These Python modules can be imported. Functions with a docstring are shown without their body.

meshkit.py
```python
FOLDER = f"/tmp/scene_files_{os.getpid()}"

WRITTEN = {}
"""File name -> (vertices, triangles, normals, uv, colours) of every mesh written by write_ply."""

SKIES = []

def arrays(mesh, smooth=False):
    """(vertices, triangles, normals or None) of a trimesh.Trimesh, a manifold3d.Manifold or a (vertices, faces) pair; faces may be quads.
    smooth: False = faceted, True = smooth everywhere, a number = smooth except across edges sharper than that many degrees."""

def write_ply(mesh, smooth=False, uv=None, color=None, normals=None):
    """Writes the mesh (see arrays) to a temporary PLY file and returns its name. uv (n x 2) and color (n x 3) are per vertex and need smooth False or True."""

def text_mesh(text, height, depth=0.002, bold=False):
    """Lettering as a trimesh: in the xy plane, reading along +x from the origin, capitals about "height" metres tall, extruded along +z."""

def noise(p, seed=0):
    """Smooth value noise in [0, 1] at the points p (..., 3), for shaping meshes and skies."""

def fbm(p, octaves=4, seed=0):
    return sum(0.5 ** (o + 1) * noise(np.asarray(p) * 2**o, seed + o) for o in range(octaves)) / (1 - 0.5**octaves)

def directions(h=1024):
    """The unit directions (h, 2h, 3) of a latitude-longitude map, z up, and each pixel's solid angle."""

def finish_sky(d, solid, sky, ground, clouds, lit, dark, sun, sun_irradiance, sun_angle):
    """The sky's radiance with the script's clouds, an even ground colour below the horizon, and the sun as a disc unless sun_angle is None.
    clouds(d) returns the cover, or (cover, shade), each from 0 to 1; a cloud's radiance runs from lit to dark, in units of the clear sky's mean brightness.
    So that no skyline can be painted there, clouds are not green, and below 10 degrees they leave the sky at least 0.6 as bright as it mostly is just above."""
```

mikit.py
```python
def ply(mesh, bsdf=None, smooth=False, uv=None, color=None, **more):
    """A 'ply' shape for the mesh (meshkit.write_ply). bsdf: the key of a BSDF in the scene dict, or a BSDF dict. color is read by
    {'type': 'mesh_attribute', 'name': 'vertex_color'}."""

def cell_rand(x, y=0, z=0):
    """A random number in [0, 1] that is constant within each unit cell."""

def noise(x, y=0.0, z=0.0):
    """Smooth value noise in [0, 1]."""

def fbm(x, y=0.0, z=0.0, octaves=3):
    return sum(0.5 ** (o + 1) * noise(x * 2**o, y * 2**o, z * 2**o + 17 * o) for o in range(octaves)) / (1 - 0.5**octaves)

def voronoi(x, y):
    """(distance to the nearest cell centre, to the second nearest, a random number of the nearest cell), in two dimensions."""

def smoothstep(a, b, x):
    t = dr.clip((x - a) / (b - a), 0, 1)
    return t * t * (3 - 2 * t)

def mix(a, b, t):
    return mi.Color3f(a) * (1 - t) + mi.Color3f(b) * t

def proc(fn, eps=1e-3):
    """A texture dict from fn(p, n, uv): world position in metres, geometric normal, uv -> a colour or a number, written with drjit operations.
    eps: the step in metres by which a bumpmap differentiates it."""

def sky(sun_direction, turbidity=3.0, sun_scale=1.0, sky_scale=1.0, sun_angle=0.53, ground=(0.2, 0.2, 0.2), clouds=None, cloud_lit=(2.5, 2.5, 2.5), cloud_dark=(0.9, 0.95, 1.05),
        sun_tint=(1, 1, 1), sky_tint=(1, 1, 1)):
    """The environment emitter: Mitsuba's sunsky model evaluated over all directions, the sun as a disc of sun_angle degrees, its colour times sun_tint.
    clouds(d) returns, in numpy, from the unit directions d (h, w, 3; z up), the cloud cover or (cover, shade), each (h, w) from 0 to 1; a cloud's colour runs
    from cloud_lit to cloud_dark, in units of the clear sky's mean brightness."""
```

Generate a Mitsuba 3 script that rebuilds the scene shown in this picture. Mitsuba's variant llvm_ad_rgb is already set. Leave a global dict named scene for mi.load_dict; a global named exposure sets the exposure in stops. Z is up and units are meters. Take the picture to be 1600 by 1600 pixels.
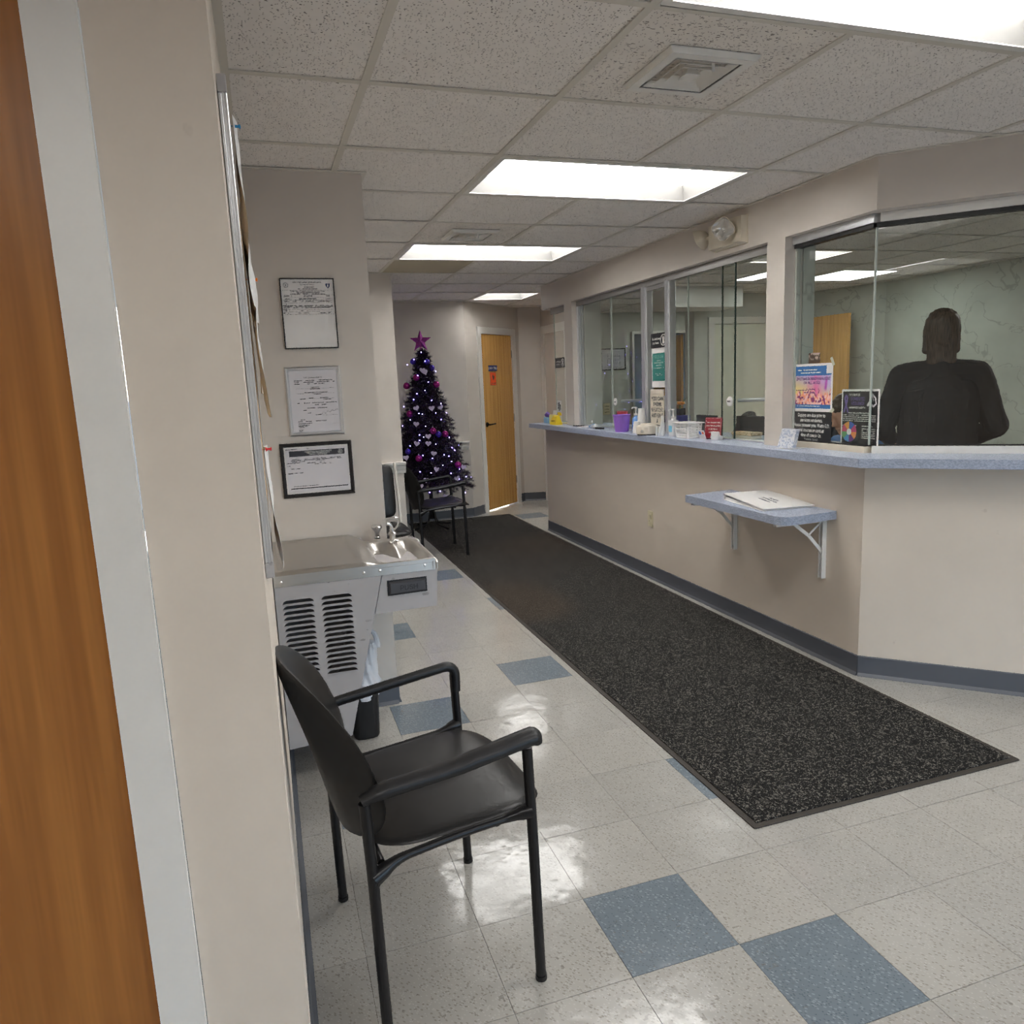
import math, random
import numpy as np, trimesh, drjit as dr, mitsuba as mi, mikit, meshkit
import manifold3d as m3
from shapely.geometry import Polygon, LineString, Point, box as sbox
from mikit import noise, fbm, voronoi, cell_rand, smoothstep, mix, proc

rng = random.Random(7)
nrng = np.random.default_rng(7)
scene, labels = {'type': 'scene'}, {}
PI = math.pi
T = mi.ScalarTransform4f

# ------------------------------------------------------------------ camera, daylight, exposure
FOC = 1170.24                       # focal length in pixels of the 1600 px frame
CAM = np.array([-0.7311, -1.7684, 1.4475])
RIGHT, DOWN, FWD = (np.array([0.94868, -0.31336, -0.04252]), np.array([-0.09272, -0.14709, -0.98477]), np.array([0.30233, 0.93817, -0.16859]))
scene['camera'] = {'type': 'perspective', 'fov_axis': 'x', 'fov': math.degrees(2 * math.atan(800 / FOC)), 'near_clip': 0.05, 'far_clip': 60.0,
                   'to_world': T().look_at(origin=CAM.tolist(), target=(CAM + FWD).tolist(), up=(-DOWN).tolist())}
scene['sky'] = mikit.sky((0.3, 0.8, 0.5), turbidity=4.0, sun_scale=0.0, sky_scale=22.0, ground=(0.25, 0.25, 0.25))
LENS = 11.0                          # radiance of a troffer lens
OFFICE_LENS = 12.0
exposure = 0.12

H = 2.336                            # ceiling height
TILE = 0.3048                        # floor tile
GRID, GX, GY, GA = 0.6096, -0.969, 0.612, 0.0076   # ceiling grid: pitch, origin, turn
XL, YC = -0.757, -0.42               # left wall plane, near end of that wall
XW = 1.855                           # hall face of the counter wall
XI = 2.005                           # office face of the counter wall
XG = 1.93                            # glass plane
CT = 1.06                            # countertop height

# ------------------------------------------------------------------ helpers
def numbered(name):
    if not any(k == name or k.startswith(name + '__') for k in USED): USED.add(name); return name
    i = 1
    while f'{name}_{i:03d}' in USED: i += 1
    USED.add(f'{name}_{i:03d}'); return f'{name}_{i:03d}'
USED = set()

def obj(name, mesh, mat, parent=None, smooth=False, **more):
    key = numbered((parent + '__' if parent else '') + name)
    scene[key] = mikit.ply(mesh, mat, smooth, **more) if not isinstance(mesh, dict) else {**mesh, **more}
    return key

def thing(name, label, cat, group=None, kind=None):
    key = numbered(name)
    labels[key] = {'label': label, 'category': cat}
    if group: labels[key]['group'] = group
    if kind: labels[key]['kind'] = kind
    return key

def tag(key, label, cat, group=None, kind=None):
    labels[key] = {'label': label, 'category': cat}
    if group: labels[key]['group'] = group
    if kind: labels[key]['kind'] = kind
    return key

def plabel(key, label): labels[key] = {'label': label}; return key

def cat(*ms): return trimesh.util.concatenate([m for m in ms if m is not None])

def bx(x0, x1, y0, y1, z0, z1, b=0.0):
    lo, hi = np.array([min(x0, x1), min(y0, y1), min(z0, z1)], float), np.array([max(x0, x1), max(y0, y1), max(z0, z1)], float)
    if b <= 0:
        m = trimesh.creation.box(extents=hi - lo); m.apply_translation((lo + hi) / 2); return m
    b = min(b, 0.45 * (hi - lo).min())
    pts = []
    for i in range(8):
        c = np.array([(lo, hi)[(i >> k) & 1][k] for k in range(3)])
        s = np.array([1 if (i >> k) & 1 == 0 else -1 for k in range(3)])
        for k in range(3):
            d = s * b; d[k] = 0; pts.append(c + d)
    return trimesh.convex.convex_hull(np.array(pts))

def tube(pts, r, n=10, caps=True):
    p = np.asarray(pts, float); N = len(p)
    r = np.broadcast_to(np.asarray(r, float), (N,))
    t = np.gradient(p, axis=0) if N > 2 else np.repeat(p[1:] - p[:-1], 2, 0)
    t /= np.linalg.norm(t, axis=1, keepdims=True) + 1e-12
    a = np.cross(t[0], [0, 0, 1.0] if abs(t[0, 2]) < .9 else [1.0, 0, 0]); a /= np.linalg.norm(a)
    A = [a]
    for i in range(1, N):
        a = A[-1] - t[i] * np.dot(A[-1], t[i]); A.append(a / (np.linalg.norm(a) + 1e-12))
    A = np.array(A); B = np.cross(t, A)
    ang = np.arange(n) * 2 * PI / n
    v = (p[:, None] + r[:, None, None] * (np.cos(ang)[None, :, None] * A[:, None] + np.sin(ang)[None, :, None] * B[:, None])).reshape(-1, 3)
    f = []
    for i in range(N - 1):
        for j in range(n):
            k = (j + 1) % n
            f += [[i * n + j, i * n + k, (i + 1) * n + k], [i * n + j, (i + 1) * n + k, (i + 1) * n + j]]
    if caps:
        v = np.vstack([v, p[:1], p[-1:]]); c0, c1 = len(v) - 2, len(v) - 1
        for j in range(n):
            k = (j + 1) % n
            f += [[c0, k, j], [c1, (N - 1) * n + j, (N - 1) * n + k]]
    return trimesh.Trimesh(v, np.array(f), process=False)

def rounded(pts, r, n=5):
    """A polyline with its inner corners rounded by r."""
    p = [np.asarray(q, float) for q in pts]; out = [p[0]]
    for i in range(1, len(p) - 1):
        a, b, c = p[i - 1], p[i], p[i + 1]
        u, w = (a - b) / np.linalg.norm(a - b), (c - b) / np.linalg.norm(c - b)
        d = min(r, .48 * np.linalg.norm(a - b), .48 * np.linalg.norm(c - b))
        for s in np.linspace(0, 1, n):
            out.append((1 - s) ** 2 * (b + u * d) + 2 * s * (1 - s) * b + s * s * (b + w * d))
    return np.array(out + [p[-1]])

def lathe(prof, n=28): return trimesh.creation.revolve(np.array(prof, float), sections=n)

def prism(poly, z0, z1):
    m = trimesh.creation.extrude_polygon(poly if isinstance(poly, Polygon) else Polygon(poly), z1 - z0, engine='earcut')
    m.apply_translation([0, 0, z0]); return m

def cyl(p0, p1, r, n=16, r1=None): return tube([p0, p1], [r, r if r1 is None else r1], n)

def ball(c, r, sub=2):
    m = trimesh.creation.icosphere(subdivisions=sub, radius=1.0); m.apply_scale(r); m.apply_translation(c); return m

def mv(m, d=(0, 0, 0), rz=0.0, rx=0.0, ry=0.0):
    m = man_mesh(m) if isinstance(m, m3.Manifold) else m.copy()
    for a, ax in ((rx, [1, 0, 0]), (ry, [0, 1, 0]), (rz, [0, 0, 1])):
        if a: m.apply_transform(trimesh.transformations.rotation_matrix(a, ax))
    m.apply_translation(d); return m

def FN(o, n, roll=0.0):
    """A frame whose Z points along n, rolled about it."""
    n = np.asarray(n, float) / np.linalg.norm(n); a = np.cross([0, 0, 1.0], n); a /= np.linalg.norm(a); b = np.cross(n, a)
    return F(o, a * math.cos(roll) + b * math.sin(roll), -a * math.sin(roll) + b * math.cos(roll))

class F:
    """A local frame: X to the right, Y up, Z out of the surface towards the viewer."""
    def __init__(s, o, xd, up=(0, 0, 1)):
        x = np.asarray(xd, float); x /= np.linalg.norm(x); y = np.asarray(up, float)
        z = np.cross(x, y); z /= np.linalg.norm(z); y = np.cross(z, x)
        s.M = np.eye(4); s.M[:3, 0], s.M[:3, 1], s.M[:3, 2], s.M[:3, 3] = x, y, z, o
    def __call__(s, m): m = m.copy(); m.apply_transform(s.M); return m
    def box(s, x0, x1, y0, y1, z0, z1, b=0): return s(bx(x0, x1, y0, y1, z0, z1, b))
    def pt(s, x, y, z=0): return (s.M @ np.array([x, y, z, 1.0]))[:3]

def text(s, h, depth=0.0006, bold=False, center=None, squeeze=1.0):
    m = meshkit.text_mesh(s, h, depth, bold)
    if squeeze != 1.0: m.apply_scale([squeeze, 1, 1])
    if center is not None:
        b = m.bounds; m.apply_translation([center[0] - (b[0, 0] + b[1, 0]) / 2, center[1] - h / 2, center[2]])
    return m

def greek(x0, x1, y, h, seed, z=0.0, d=0.0004, fill=0.8):
    """A line of print too small to read: words of random length."""
    r = random.Random(seed); out = []; x = x0
    while x < x1:
        w = r.uniform(1.2, 5.0) * h
        if r.random() < fill: out.append(bx(x, min(x + w, x1), y - h / 2, y + h / 2, z, z + d))
        x += w + .55 * h
    return cat(*out) if out else None

def ring(x0, x1, y0, y1, w, z0, z1, b=0.0):
    """Four mitred-looking frame rails as one mesh: an outline w wide."""
    return prism(Polygon([(x0, y0), (x1, y0), (x1, y1), (x0, y1)], [[(x0 + w, y0 + w), (x1 - w, y0 + w), (x1 - w, y1 - w), (x0 + w, y1 - w)]]), z0, z1)

def bevel_ring(x0, x1, y0, y1, w, h, lip=0.25):
    """A picture frame whose rails rise from the outside to a ridge and fall inwards."""
    def rect(i, z): return [(x0 + i, y0 + i, z), (x1 - i, y0 + i, z), (x1 - i, y1 - i, z), (x0 + i, y1 - i, z)]
    loops = [rect(0, 0), rect(0, h * .6), rect(w * .35, h), rect(w * .7, h * .8), rect(w, h * .35), rect(w, 0)]
    v = np.array([q for l in loops for q in l]); f = []
    for i in range(len(loops)):
        j = (i + 1) % len(loops)
        for k in range(4):
            q = (k + 1) % 4
            f += [[i * 4 + k, i * 4 + q, j * 4 + q], [i * 4 + k, j * 4 + q, j * 4 + k]]
    return trimesh.Trimesh(v, np.array(f), process=False)

def hull(*parts):
    """Hull of spheres (x, y, z, r) as a manifold."""
    return m3.Manifold.batch_hull([m3.Manifold.sphere(p[3], 18).translate(list(map(float, p[:3]))) for p in parts])

def man_mesh(m, edge=None, it=0):
    if edge: m = m.refine_to_length(edge)
    a = m.to_mesh(); t = trimesh.Trimesh(a.vert_properties[:, :3], a.tri_verts, process=True)
    if it: trimesh.smoothing.filter_taubin(t, iterations=it)
    return t

# ------------------------------------------------------------------ materials
def rgb(*c): return {'type': 'rgb', 'value': list(c)}
def mat(name, c, rough=0.5, metal=0.0, spec=0.5, bump=None, bscale=1.0, eps=1e-3, **more):
    d = {'type': 'principled', 'base_color': rgb(*c) if isinstance(c, tuple) else c, 'roughness': rough, 'metallic': metal, 'specular': spec, **more}
    if bump is not None: d = {'type': 'bumpmap', 'scale': bscale, 'arbitrary': proc(bump, eps), 'bsdf': d}
    scene['mat_' + name] = {'type': 'twosided', 'bsdf': d}
    return 'mat_' + name

def paint(c, seed=0, amt=.05):
    return proc(lambda p, n, uv: mi.Color3f(*c) * (1 - amt + 2 * amt * fbm(p.x * 6 + seed, p.y * 6, p.z * 6)))
def paint_scuffed(p, n, uv):
    base = mi.Color3f(.62, .545, .465) * (.96 + .08 * fbm(p.x * 5, p.y * 5, p.z * 5))
    s = smoothstep(.72, .86, fbm(p.x * 30 + 3, p.y * 30, p.z * 22, 4)) * smoothstep(.55, .7, noise(p.x * 3 + 8, p.y * 3, p.z * 2.2))
    return mix(base, (.40, .33, .27), s * .35)
def roller(p, n, uv): return fbm(p.x * 260, p.y * 260, p.z * 260, 2)
PAINT = mat('wall_paint', paint((.58, .53, .48)), .55, bump=roller, bscale=.00025)
PAINT_S = mat('wall_paint_scuffed', proc(paint_scuffed), .55, bump=roller, bscale=.00025)
WHITE = mat('white_trim', (.74, .72, .68), .35)
OFFICE = mat('office_paint', paint((.43, .43, .39), 4), .6)
def marble(p, n, uv):
    w = fbm(p.x * 3 + 1, p.y * 3, p.z * 3, 4)
    v = dr.abs(fbm(p.x * 5 + 9, p.y * 5 + w * 2.2, p.z * 4 + w * 2, 4) - .5)
    c = mix((.36, .38, .34), (.50, .52, .47), w)
    return mix(c, (.27, .28, .25), (1 - smoothstep(0, .022, v)) * .6)
MARBLE = mat('marbled_wallpaper', proc(marble), .55)
def wood_fn(a, b, sx=1.0):
    def fn(p, n, uv):
        q = p.x * 1.0 + p.y * .9
        g = fbm(q * 34, q * 20, p.z * 1.6 * sx, 4)
        f = noise(q * 240, 3.0, p.z * 5)
        return mix(a, b, smoothstep(.25, .75, g)) * (.93 + .12 * f)
    return proc(fn)
DOORWOOD = mat('honey_oak', wood_fn((.55, .305, .09), (.45, .225, .056)), .35)
SHADEDOAK = mat('dark_oak', wood_fn((.36, .145, .033), (.27, .10, .022)), .35)  # same oak as the other doors, darkened to carry the shade it stands in
def laminate(p, n, uv):
    f = fbm(p.x * 190, p.y * 190, p.z * 190, 2)
    g = noise(p.x * 420, p.y * 420, p.z * 420)
    return mix((.245, .285, .37), (.36, .40, .49), smoothstep(.3, .7, f)) * (.9 + .2 * g)
LAMINATE = mat('blue_laminate', proc(laminate), .28)
COVE = mat('cove_base', (.085, .092, .108), .38)
def vct(base, a, b, seed):
    def fn(p, n, uv):
        k = p.x * .8 + p.y * .6; l = p.y * .8 - p.x * .6
        d1, _, w1 = voronoi(k * 150 + seed, l * 85)
        d2, _, w2 = voronoi(k * 210 + seed + 31, l * 120 + 7)
        c = mi.Color3f(*base) * (.95 + .1 * fbm(p.x * 9, p.y * 9, seed))
        c = mix(c, a, (1 - smoothstep(.22, .42, d1)) * dr.select(w1 > .66, 1.0, 0.0) * .8)
        c = mix(c, b, (1 - smoothstep(.2, .4, d2)) * dr.select(w2 > .72, 1.0, 0.0) * .75)
        s = smoothstep(.86, .90, noise(p.x * 120 + seed, p.y * 120)) * smoothstep(.6, .8, noise(p.x * 4, p.y * 4 + 3))
        return mix(c, (.14, .125, .11), s * .5)
    return proc(fn)
def wax(p, n, uv): return fbm(p.x * 5.5, p.y * 5.5, 1.0, 3) + .10 * fbm(p.x * 45, p.y * 45, 2.0, 2)
def waxrough(p, n, uv): return .07 + .15 * fbm(p.x * 8, p.y * 8, 5.0, 3)
TILE_L = [mat(f'light_floor_tile_{i}', vct(c, (.25, .235, .21), (.45, .44, .415), 11 * i), proc(waxrough), spec=.5, bump=wax, bscale=.0034, eps=.004) for i, c in enumerate([(.355, .345, .32), (.37, .358, .33)])]
TILE_B = mat('blue_floor_tile', vct((.15, .182, .21), (.25, .285, .31), (.085, .11, .135), 77), proc(waxrough), spec=.5, bump=wax, bscale=.0034, eps=.004)
SUBFLOOR = mat('floor_adhesive', (.10, .09, .08), .8)
def ceil_tile(p, n, uv):
    d, _, w = voronoi(p.x * 120, p.y * 120)
    d2, _, w2 = voronoi(p.x * 46 + 5, p.y * 52)
    c = mi.Color3f(.78, .745, .705) * (.95 + .1 * fbm(p.x * 40, p.y * 40, 3.0))
    c = mix(c, (.17, .15, .13), (1 - smoothstep(.16, .3, d)) * dr.select(w > .62, 1.0, 0.0) * .75)
    return mix(c, (.13, .11, .10), (1 - smoothstep(.10, .17, d2)) * dr.select(w2 > .80, 1.0, 0.0) * .9)
def ceil_fiss(p, n, uv):
    q = noise(p.x * 18, p.y * 18) * .5
    d, _, w = voronoi(p.x * 34 + q, p.y * 105 + q * 2)
    d2, _, w2 = voronoi(p.x * 130, p.y * 130)
    c = mi.Color3f(.72, .68, .63) * (.92 + .16 * fbm(p.x * 12, p.y * 12, 3.0))
    c = mix(c, (.13, .11, .10), (1 - smoothstep(.14, .26, d)) * dr.select(w > .74, 1.0, 0.0) * .9)
    return mix(c, (.18, .15, .13), (1 - smoothstep(.2, .34, d2)) * dr.select(w2 > .7, 1.0, 0.0) * .7)
CEIL = mat('ceiling_tile', proc(ceil_tile), .9, spec=.1)
CEIL_F = mat('fissured_ceiling_tile', proc(ceil_fiss), .9, spec=.1)
CEIL_O = mat('tan_ceiling_panel', (.42, .37, .27), .7)
GRIDP = mat('grid_paint', (.62, .585, .52), .45)
REFL = mat('lamp_reflector', (.20, .195, .185), .5)  # white reflector greyed so the recess sides look less brightly lit
DUCT = mat('galvanized_duct', (.24, .245, .25), .5, .6)
VENTW = mat('vent_white', (.74, .72, .68), .4)
BLACKV = mat('black_vinyl', proc(lambda p, n, uv: mi.Color3f(.009, .0088, .009) * (.8 + .4 * fbm(p.x * 30, p.y * 30, p.z * 30))), .36, spec=.4, bump=lambda p, n, uv: fbm(p.x * 330, p.y * 330, p.z * 330, 2), bscale=.0005)
BLACKM = mat('black_metal', (.006, .006, .007), .3, spec=.4)
BLACKP = mat('black_plastic', (.010, .010, .011), .40, spec=.4)
def brushed(p, n, uv): return .27 + .14 * noise(p.x * 14, p.y * 420, p.z * 400)
STEEL = mat('stainless', (.62, .59, .55), proc(brushed), 1.0)
STEEL_B = mat('basin_stainless', (.56, .535, .50), proc(lambda p, n, uv: .27 + .12 * noise(p.x * 300, p.y * 14, 1.0)), 1.0)
CHROME = mat('chrome', (.80, .79, .77), .07, 1.0)
ALU = mat('aluminium', (.66, .67, .69), .34, .85)
ALU_D = mat('dark_aluminium', (.30, .29, .28), .38, .7)
GREYP = mat('grey_enamel', proc(lambda p, n, uv: mix(mi.Color3f(.40, .385, .39), (.16, .15, .15), smoothstep(.80, .84, noise(p.x * 55, p.y * 55, p.z * 55)) * smoothstep(.62, .75, noise(p.x * 9 + 2, p.y * 9, p.z * 9)) * .6)), .4)
BTN = mat('push_button', (.055, .055, .062), .45)
BTN_T = mat('button_lettering', (.022, .022, .026), .5)
PAPER = mat('paper', (.76, .745, .735), .7)
PAPER2 = mat('lilac_paper', (.62, .60, .63), .6)
INK = mat('ink', (.035, .035, .045), .7)
INKG = mat('grey_ink', (.20, .20, .22), .7)
SIGNB = mat('black_sign', (.014, .014, .016), .35)
SIGNW = mat('white_lettering', (.78, .77, .74), .5)
RED = mat('maroon_sign', (.24, .018, .03), .35)
TEAL = mat('teal_print', (.02, .15, .13), .6)
ORANGE = mat('orange_label', (.72, .085, .02), .5)
NAVY = mat('navy_sign', (.02, .03, .12), .4)
IVORY = mat('ivory_plastic', (.70, .63, .45), .35)
BEIGEP = mat('beige_plastic', (.66, .60, .49), .4)
CREAM = mat('cream_plastic', (.72, .65, .55), .35)
WHITEP = mat('white_plastic', (.80, .79, .77), .35)
YELLOW = mat('yellow_plastic', (.85, .62, .02), .4)
BLUEP = mat('blue_plastic', (.04, .14, .50), .3)
NAVYP = mat('navy_box', (.012, .018, .16), .4)
PURPLE = mat('purple_plastic', (.26, .12, .50), .35)
CORK = mat('cork', proc(lambda p, n, uv: mix((.42, .27, .12), (.58, .41, .22), fbm(p.x * 160, p.y * 160, p.z * 160))), .9)
TAN = mat('tan_print', proc(lambda p, n, uv: mix((.55, .42, .26), (.30, .20, .10), smoothstep(.5, .6, noise(p.x * 90, p.y * 90, p.z * 90)))), .6)
BAG = mat('plastic_bag', (.70, .72, .76), .35, spec_trans=0.0)
SKIN = mat('skin', (.50, .27, .19), .5)
HAIR = mat('brown_hair', proc(lambda p, n, uv: mix((.022, .013, .008), (.075, .046, .027), noise(p.x * 190, p.y * 190, p.z * 22))), .5)
SCRUBS = mat('blue_cloth', (.07, .17, .38), .85)
BLACKC = mat('black_cloth', (.010, .010, .011), .85)
RUBBER = mat('mat_rubber', (.040, .034, .028), .6)
def pile(p, n, uv):
    a = noise(p.x * 330, p.y * 330); b = noise(p.x * 150 + 4, p.y * 150)
    c = mix((.012, .012, .012), (.15, .14, .125), smoothstep(.50, .80, a * .6 + b * .4))
    return mix(c, (.085, .06, .04), smoothstep(.5, .8, noise(p.x * 1.3, p.y * 1.1 + 4)) * .35)
PILE = mat('mat_pile', proc(pile), .95, spec=.15)
scene['mat_pane_glass'] = {'type': 'thindielectric', 'int_ior': 1.5, 'specular_transmittance': rgb(.92, .965, .935), 'specular_reflectance': rgb(1.0, 1.0, 1.0)}
GLASS = 'mat_pane_glass'
scene['mat_clear_sheet'] = {'type': 'thindielectric', 'int_ior': 1.49}
CLEAR = 'mat_clear_sheet'
EDGEG = mat('glass_edge', (.02, .035, .03), .2)
SEAM = mat('silicone_seam', (.42, .46, .42), .3)

# ------------------------------------------------------------------ the room shell
HT = H + .16
HALL = Polygon([(XL, YC), (XL, 1.56), (-.255, 1.56), (-.255, 4.29), (.31, 4.29), (.31, 6.22), (1.40, 6.24), (2.27, 7.0), (2.53, 6.92), (2.53, 6.05), (2.66, 6.05), (2.66, 5.09),
                (XW, 5.09), (XW, .957), (2.755, .057), (4.2, .057), (4.2, -4.5), (-2.2, -4.5), (-2.2, YC)])
def wallpoly(name, poly, z0, z1, m, label):
    k = obj(name, prism(Polygon(poly), z0, z1), m); tag(k, label, 'wall', kind='structure'); return k

wallpoly('wall_left', [(-.935, YC), (XL, YC), (XL, 1.56), (-.935, 1.56)], 0, HT, PAINT_S, 'beige painted end of the wall in the left foreground, cork board on its side')
wallpoly('wall_door_header', [(-2.4, YC), (-.935, YC), (-.935, YC + .16), (-2.4, YC + .16)], 2.09, HT, PAINT_S, 'beige wall over the oak door coloured as in shade')
wallpoly('wall_entry_left', [(-2.4, YC), (-1.93, YC), (-1.93, YC + .16), (-2.4, YC + .16)], 0, 2.09, PAINT, 'beige wall beyond the oak door coloured as in shade')
wallpoly('wall_certificates', [(-1.0, 1.56), (-.255, 1.56), (-.255, 4.2), (-1.0, 4.2)], 0, HT, PAINT, 'beige wall with the three framed certificates above the drinking fountain')
wallpoly('wall_column', [(-.6, 4.2), (-.255, 4.29), (.31, 4.29), (.31, 6.35), (-.6, 6.35)], 0, HT, PAINT, 'beige wall corner behind the chair with the white frame')
A0, B0, C0 = np.array([1.40, 6.24]), np.array([2.27, 7.0]), np.array([2.53, 6.92])
wallpoly('wall_far', [(.31, 6.22), (1.40, 6.24), (1.32, 6.40), (.31, 6.40)], 0, HT, PAINT, 'beige wall behind the purple Christmas tree')
u = (B0 - A0) / np.linalg.norm(B0 - A0); nrm = np.array([-u[1], u[0]])
DF = F((A0[0], A0[1], 0), (u[0], u[1], 0))            # far door wall frame: X along the wall, Z towards the hall
D0, D1 = .285, 1.00                                    # door opening along the angled wall
dd = lambda a, b, e=.14: [tuple(A0 + u * a), tuple(A0 + u * b), tuple(A0 + u * b + nrm * e), tuple(A0 + u * a + nrm * e)]
LW = float(np.linalg.norm(B0 - A0))
wallpoly('wall_far_door', dd(0, D0), 0, HT, PAINT, 'beige wall strip between the tree wall and the oak door')
wallpoly('wall_far_door_right', dd(D1, LW), 0, HT, PAINT, 'beige wall strip to the right of the oak door')
wallpoly('wall_far_door_header', dd(D0, D1), 2.03, HT, PAINT, 'beige wall over the far oak door')
wallpoly('wall_far_right', [tuple(B0), tuple(C0), (2.56, 7.1), (2.25, 7.15)], 0, HT, PAINT, 'beige far wall to the right of the oak door')
wallpoly('wall_passage', [(2.53, 6.92), (2.53, 6.05), (2.66, 6.05), (3.0, 7.75), (2.6, 7.75)], 0, HT, PAINT, 'beige wall seen through the small far window of the counter')
wallpoly('wall_back', [(-2.3, -4.6), (.6, -4.6), (.6, -4.5), (-2.3, -4.5)], 0, HT, PAINT, 'beige wall behind the viewer')
wallpoly('wall_back_right', [(3.6, -4.6), (4.3, -4.6), (4.3, -4.5), (3.6, -4.5)], 0, HT, PAINT, 'beige wall strip beside the entrance glazing behind the viewer')
wallpoly('wall_back_header', [(.6, -4.6), (3.6, -4.6), (3.6, -4.5), (.6, -4.5)], 2.15, HT, PAINT, 'beige wall over the entrance glazing behind the viewer')
wallpoly('wall_side_left', [(-2.4, -4.6), (-2.2, -4.6), (-2.2, YC), (-2.4, YC)], 0, HT, PAINT, 'beige side wall beside the viewer')
wallpoly('wall_side_right', [(4.2, -4.6), (4.35, -4.6), (4.35, .057), (4.2, .057)], 0, HT, PAINT, 'beige wall to the right of the viewer')
# entrance glazing behind the viewer: daylight comes in here
k = thing('window_4', 'aluminium framed open entrance behind the viewer', 'window', kind='structure')
WF = F((3.6, -4.55, 0), (-1, 0, 0))
obj('frame', cat(WF.box(0, .05, 0, 2.15, -.03, .03), WF.box(2.95, 3, 0, 2.15, -.03, .03), WF.box(1.475, 1.525, 0, 2.15, -.03, .03), WF.box(.05, 2.95, 0, .08, -.03, .03), WF.box(.05, 2.95, 2.09, 2.15, -.03, .03)), ALU, k)

# the counter wall: hall face XW, office face XI, its near end turned 45 degrees
YN, YF = 1.0, 5.08
CH = 1.3                                              # length of the turned end seen
s2 = math.sqrt(.5)
def turned(x, y0, L, th):
    """Plan outline of the wall from the far end to the turned near end, hall face at x."""
    t = th * math.tan(math.pi / 8)
    return [(x, YF), (x, y0), (x + L * s2, y0 - L * s2), (x + L * s2 + th * s2, y0 - L * s2 + th * s2), (x + th, y0 + t), (x + th, YF)]
wallpoly('wall_counter', turned(XW, YN - .03, CH, .15), 0, CT - .04, PAINT_S, 'beige front of the reception counter below the blue worktop')
wallpoly('wall_soffit', turned(XW, .957, CH, .15), 2.12, HT, PAINT, 'beige bulkhead over the reception windows')
wallpoly('wall_window_post', [(XW, 1.557), (XI, 1.557), (XI, 1.703), (XW, 1.703)], CT, 2.12, PAINT, 'wide beige post between the two larger reception windows')
wallpoly('wall_window_post_far', [(XW, 4.352), (XI, 4.352), (XI, 4.52), (XW, 4.52)], CT, 2.12, PAINT, 'beige post between the long reception window and the small far one')
ex, ey = XW + CH * s2, .957 - CH * s2
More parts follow.
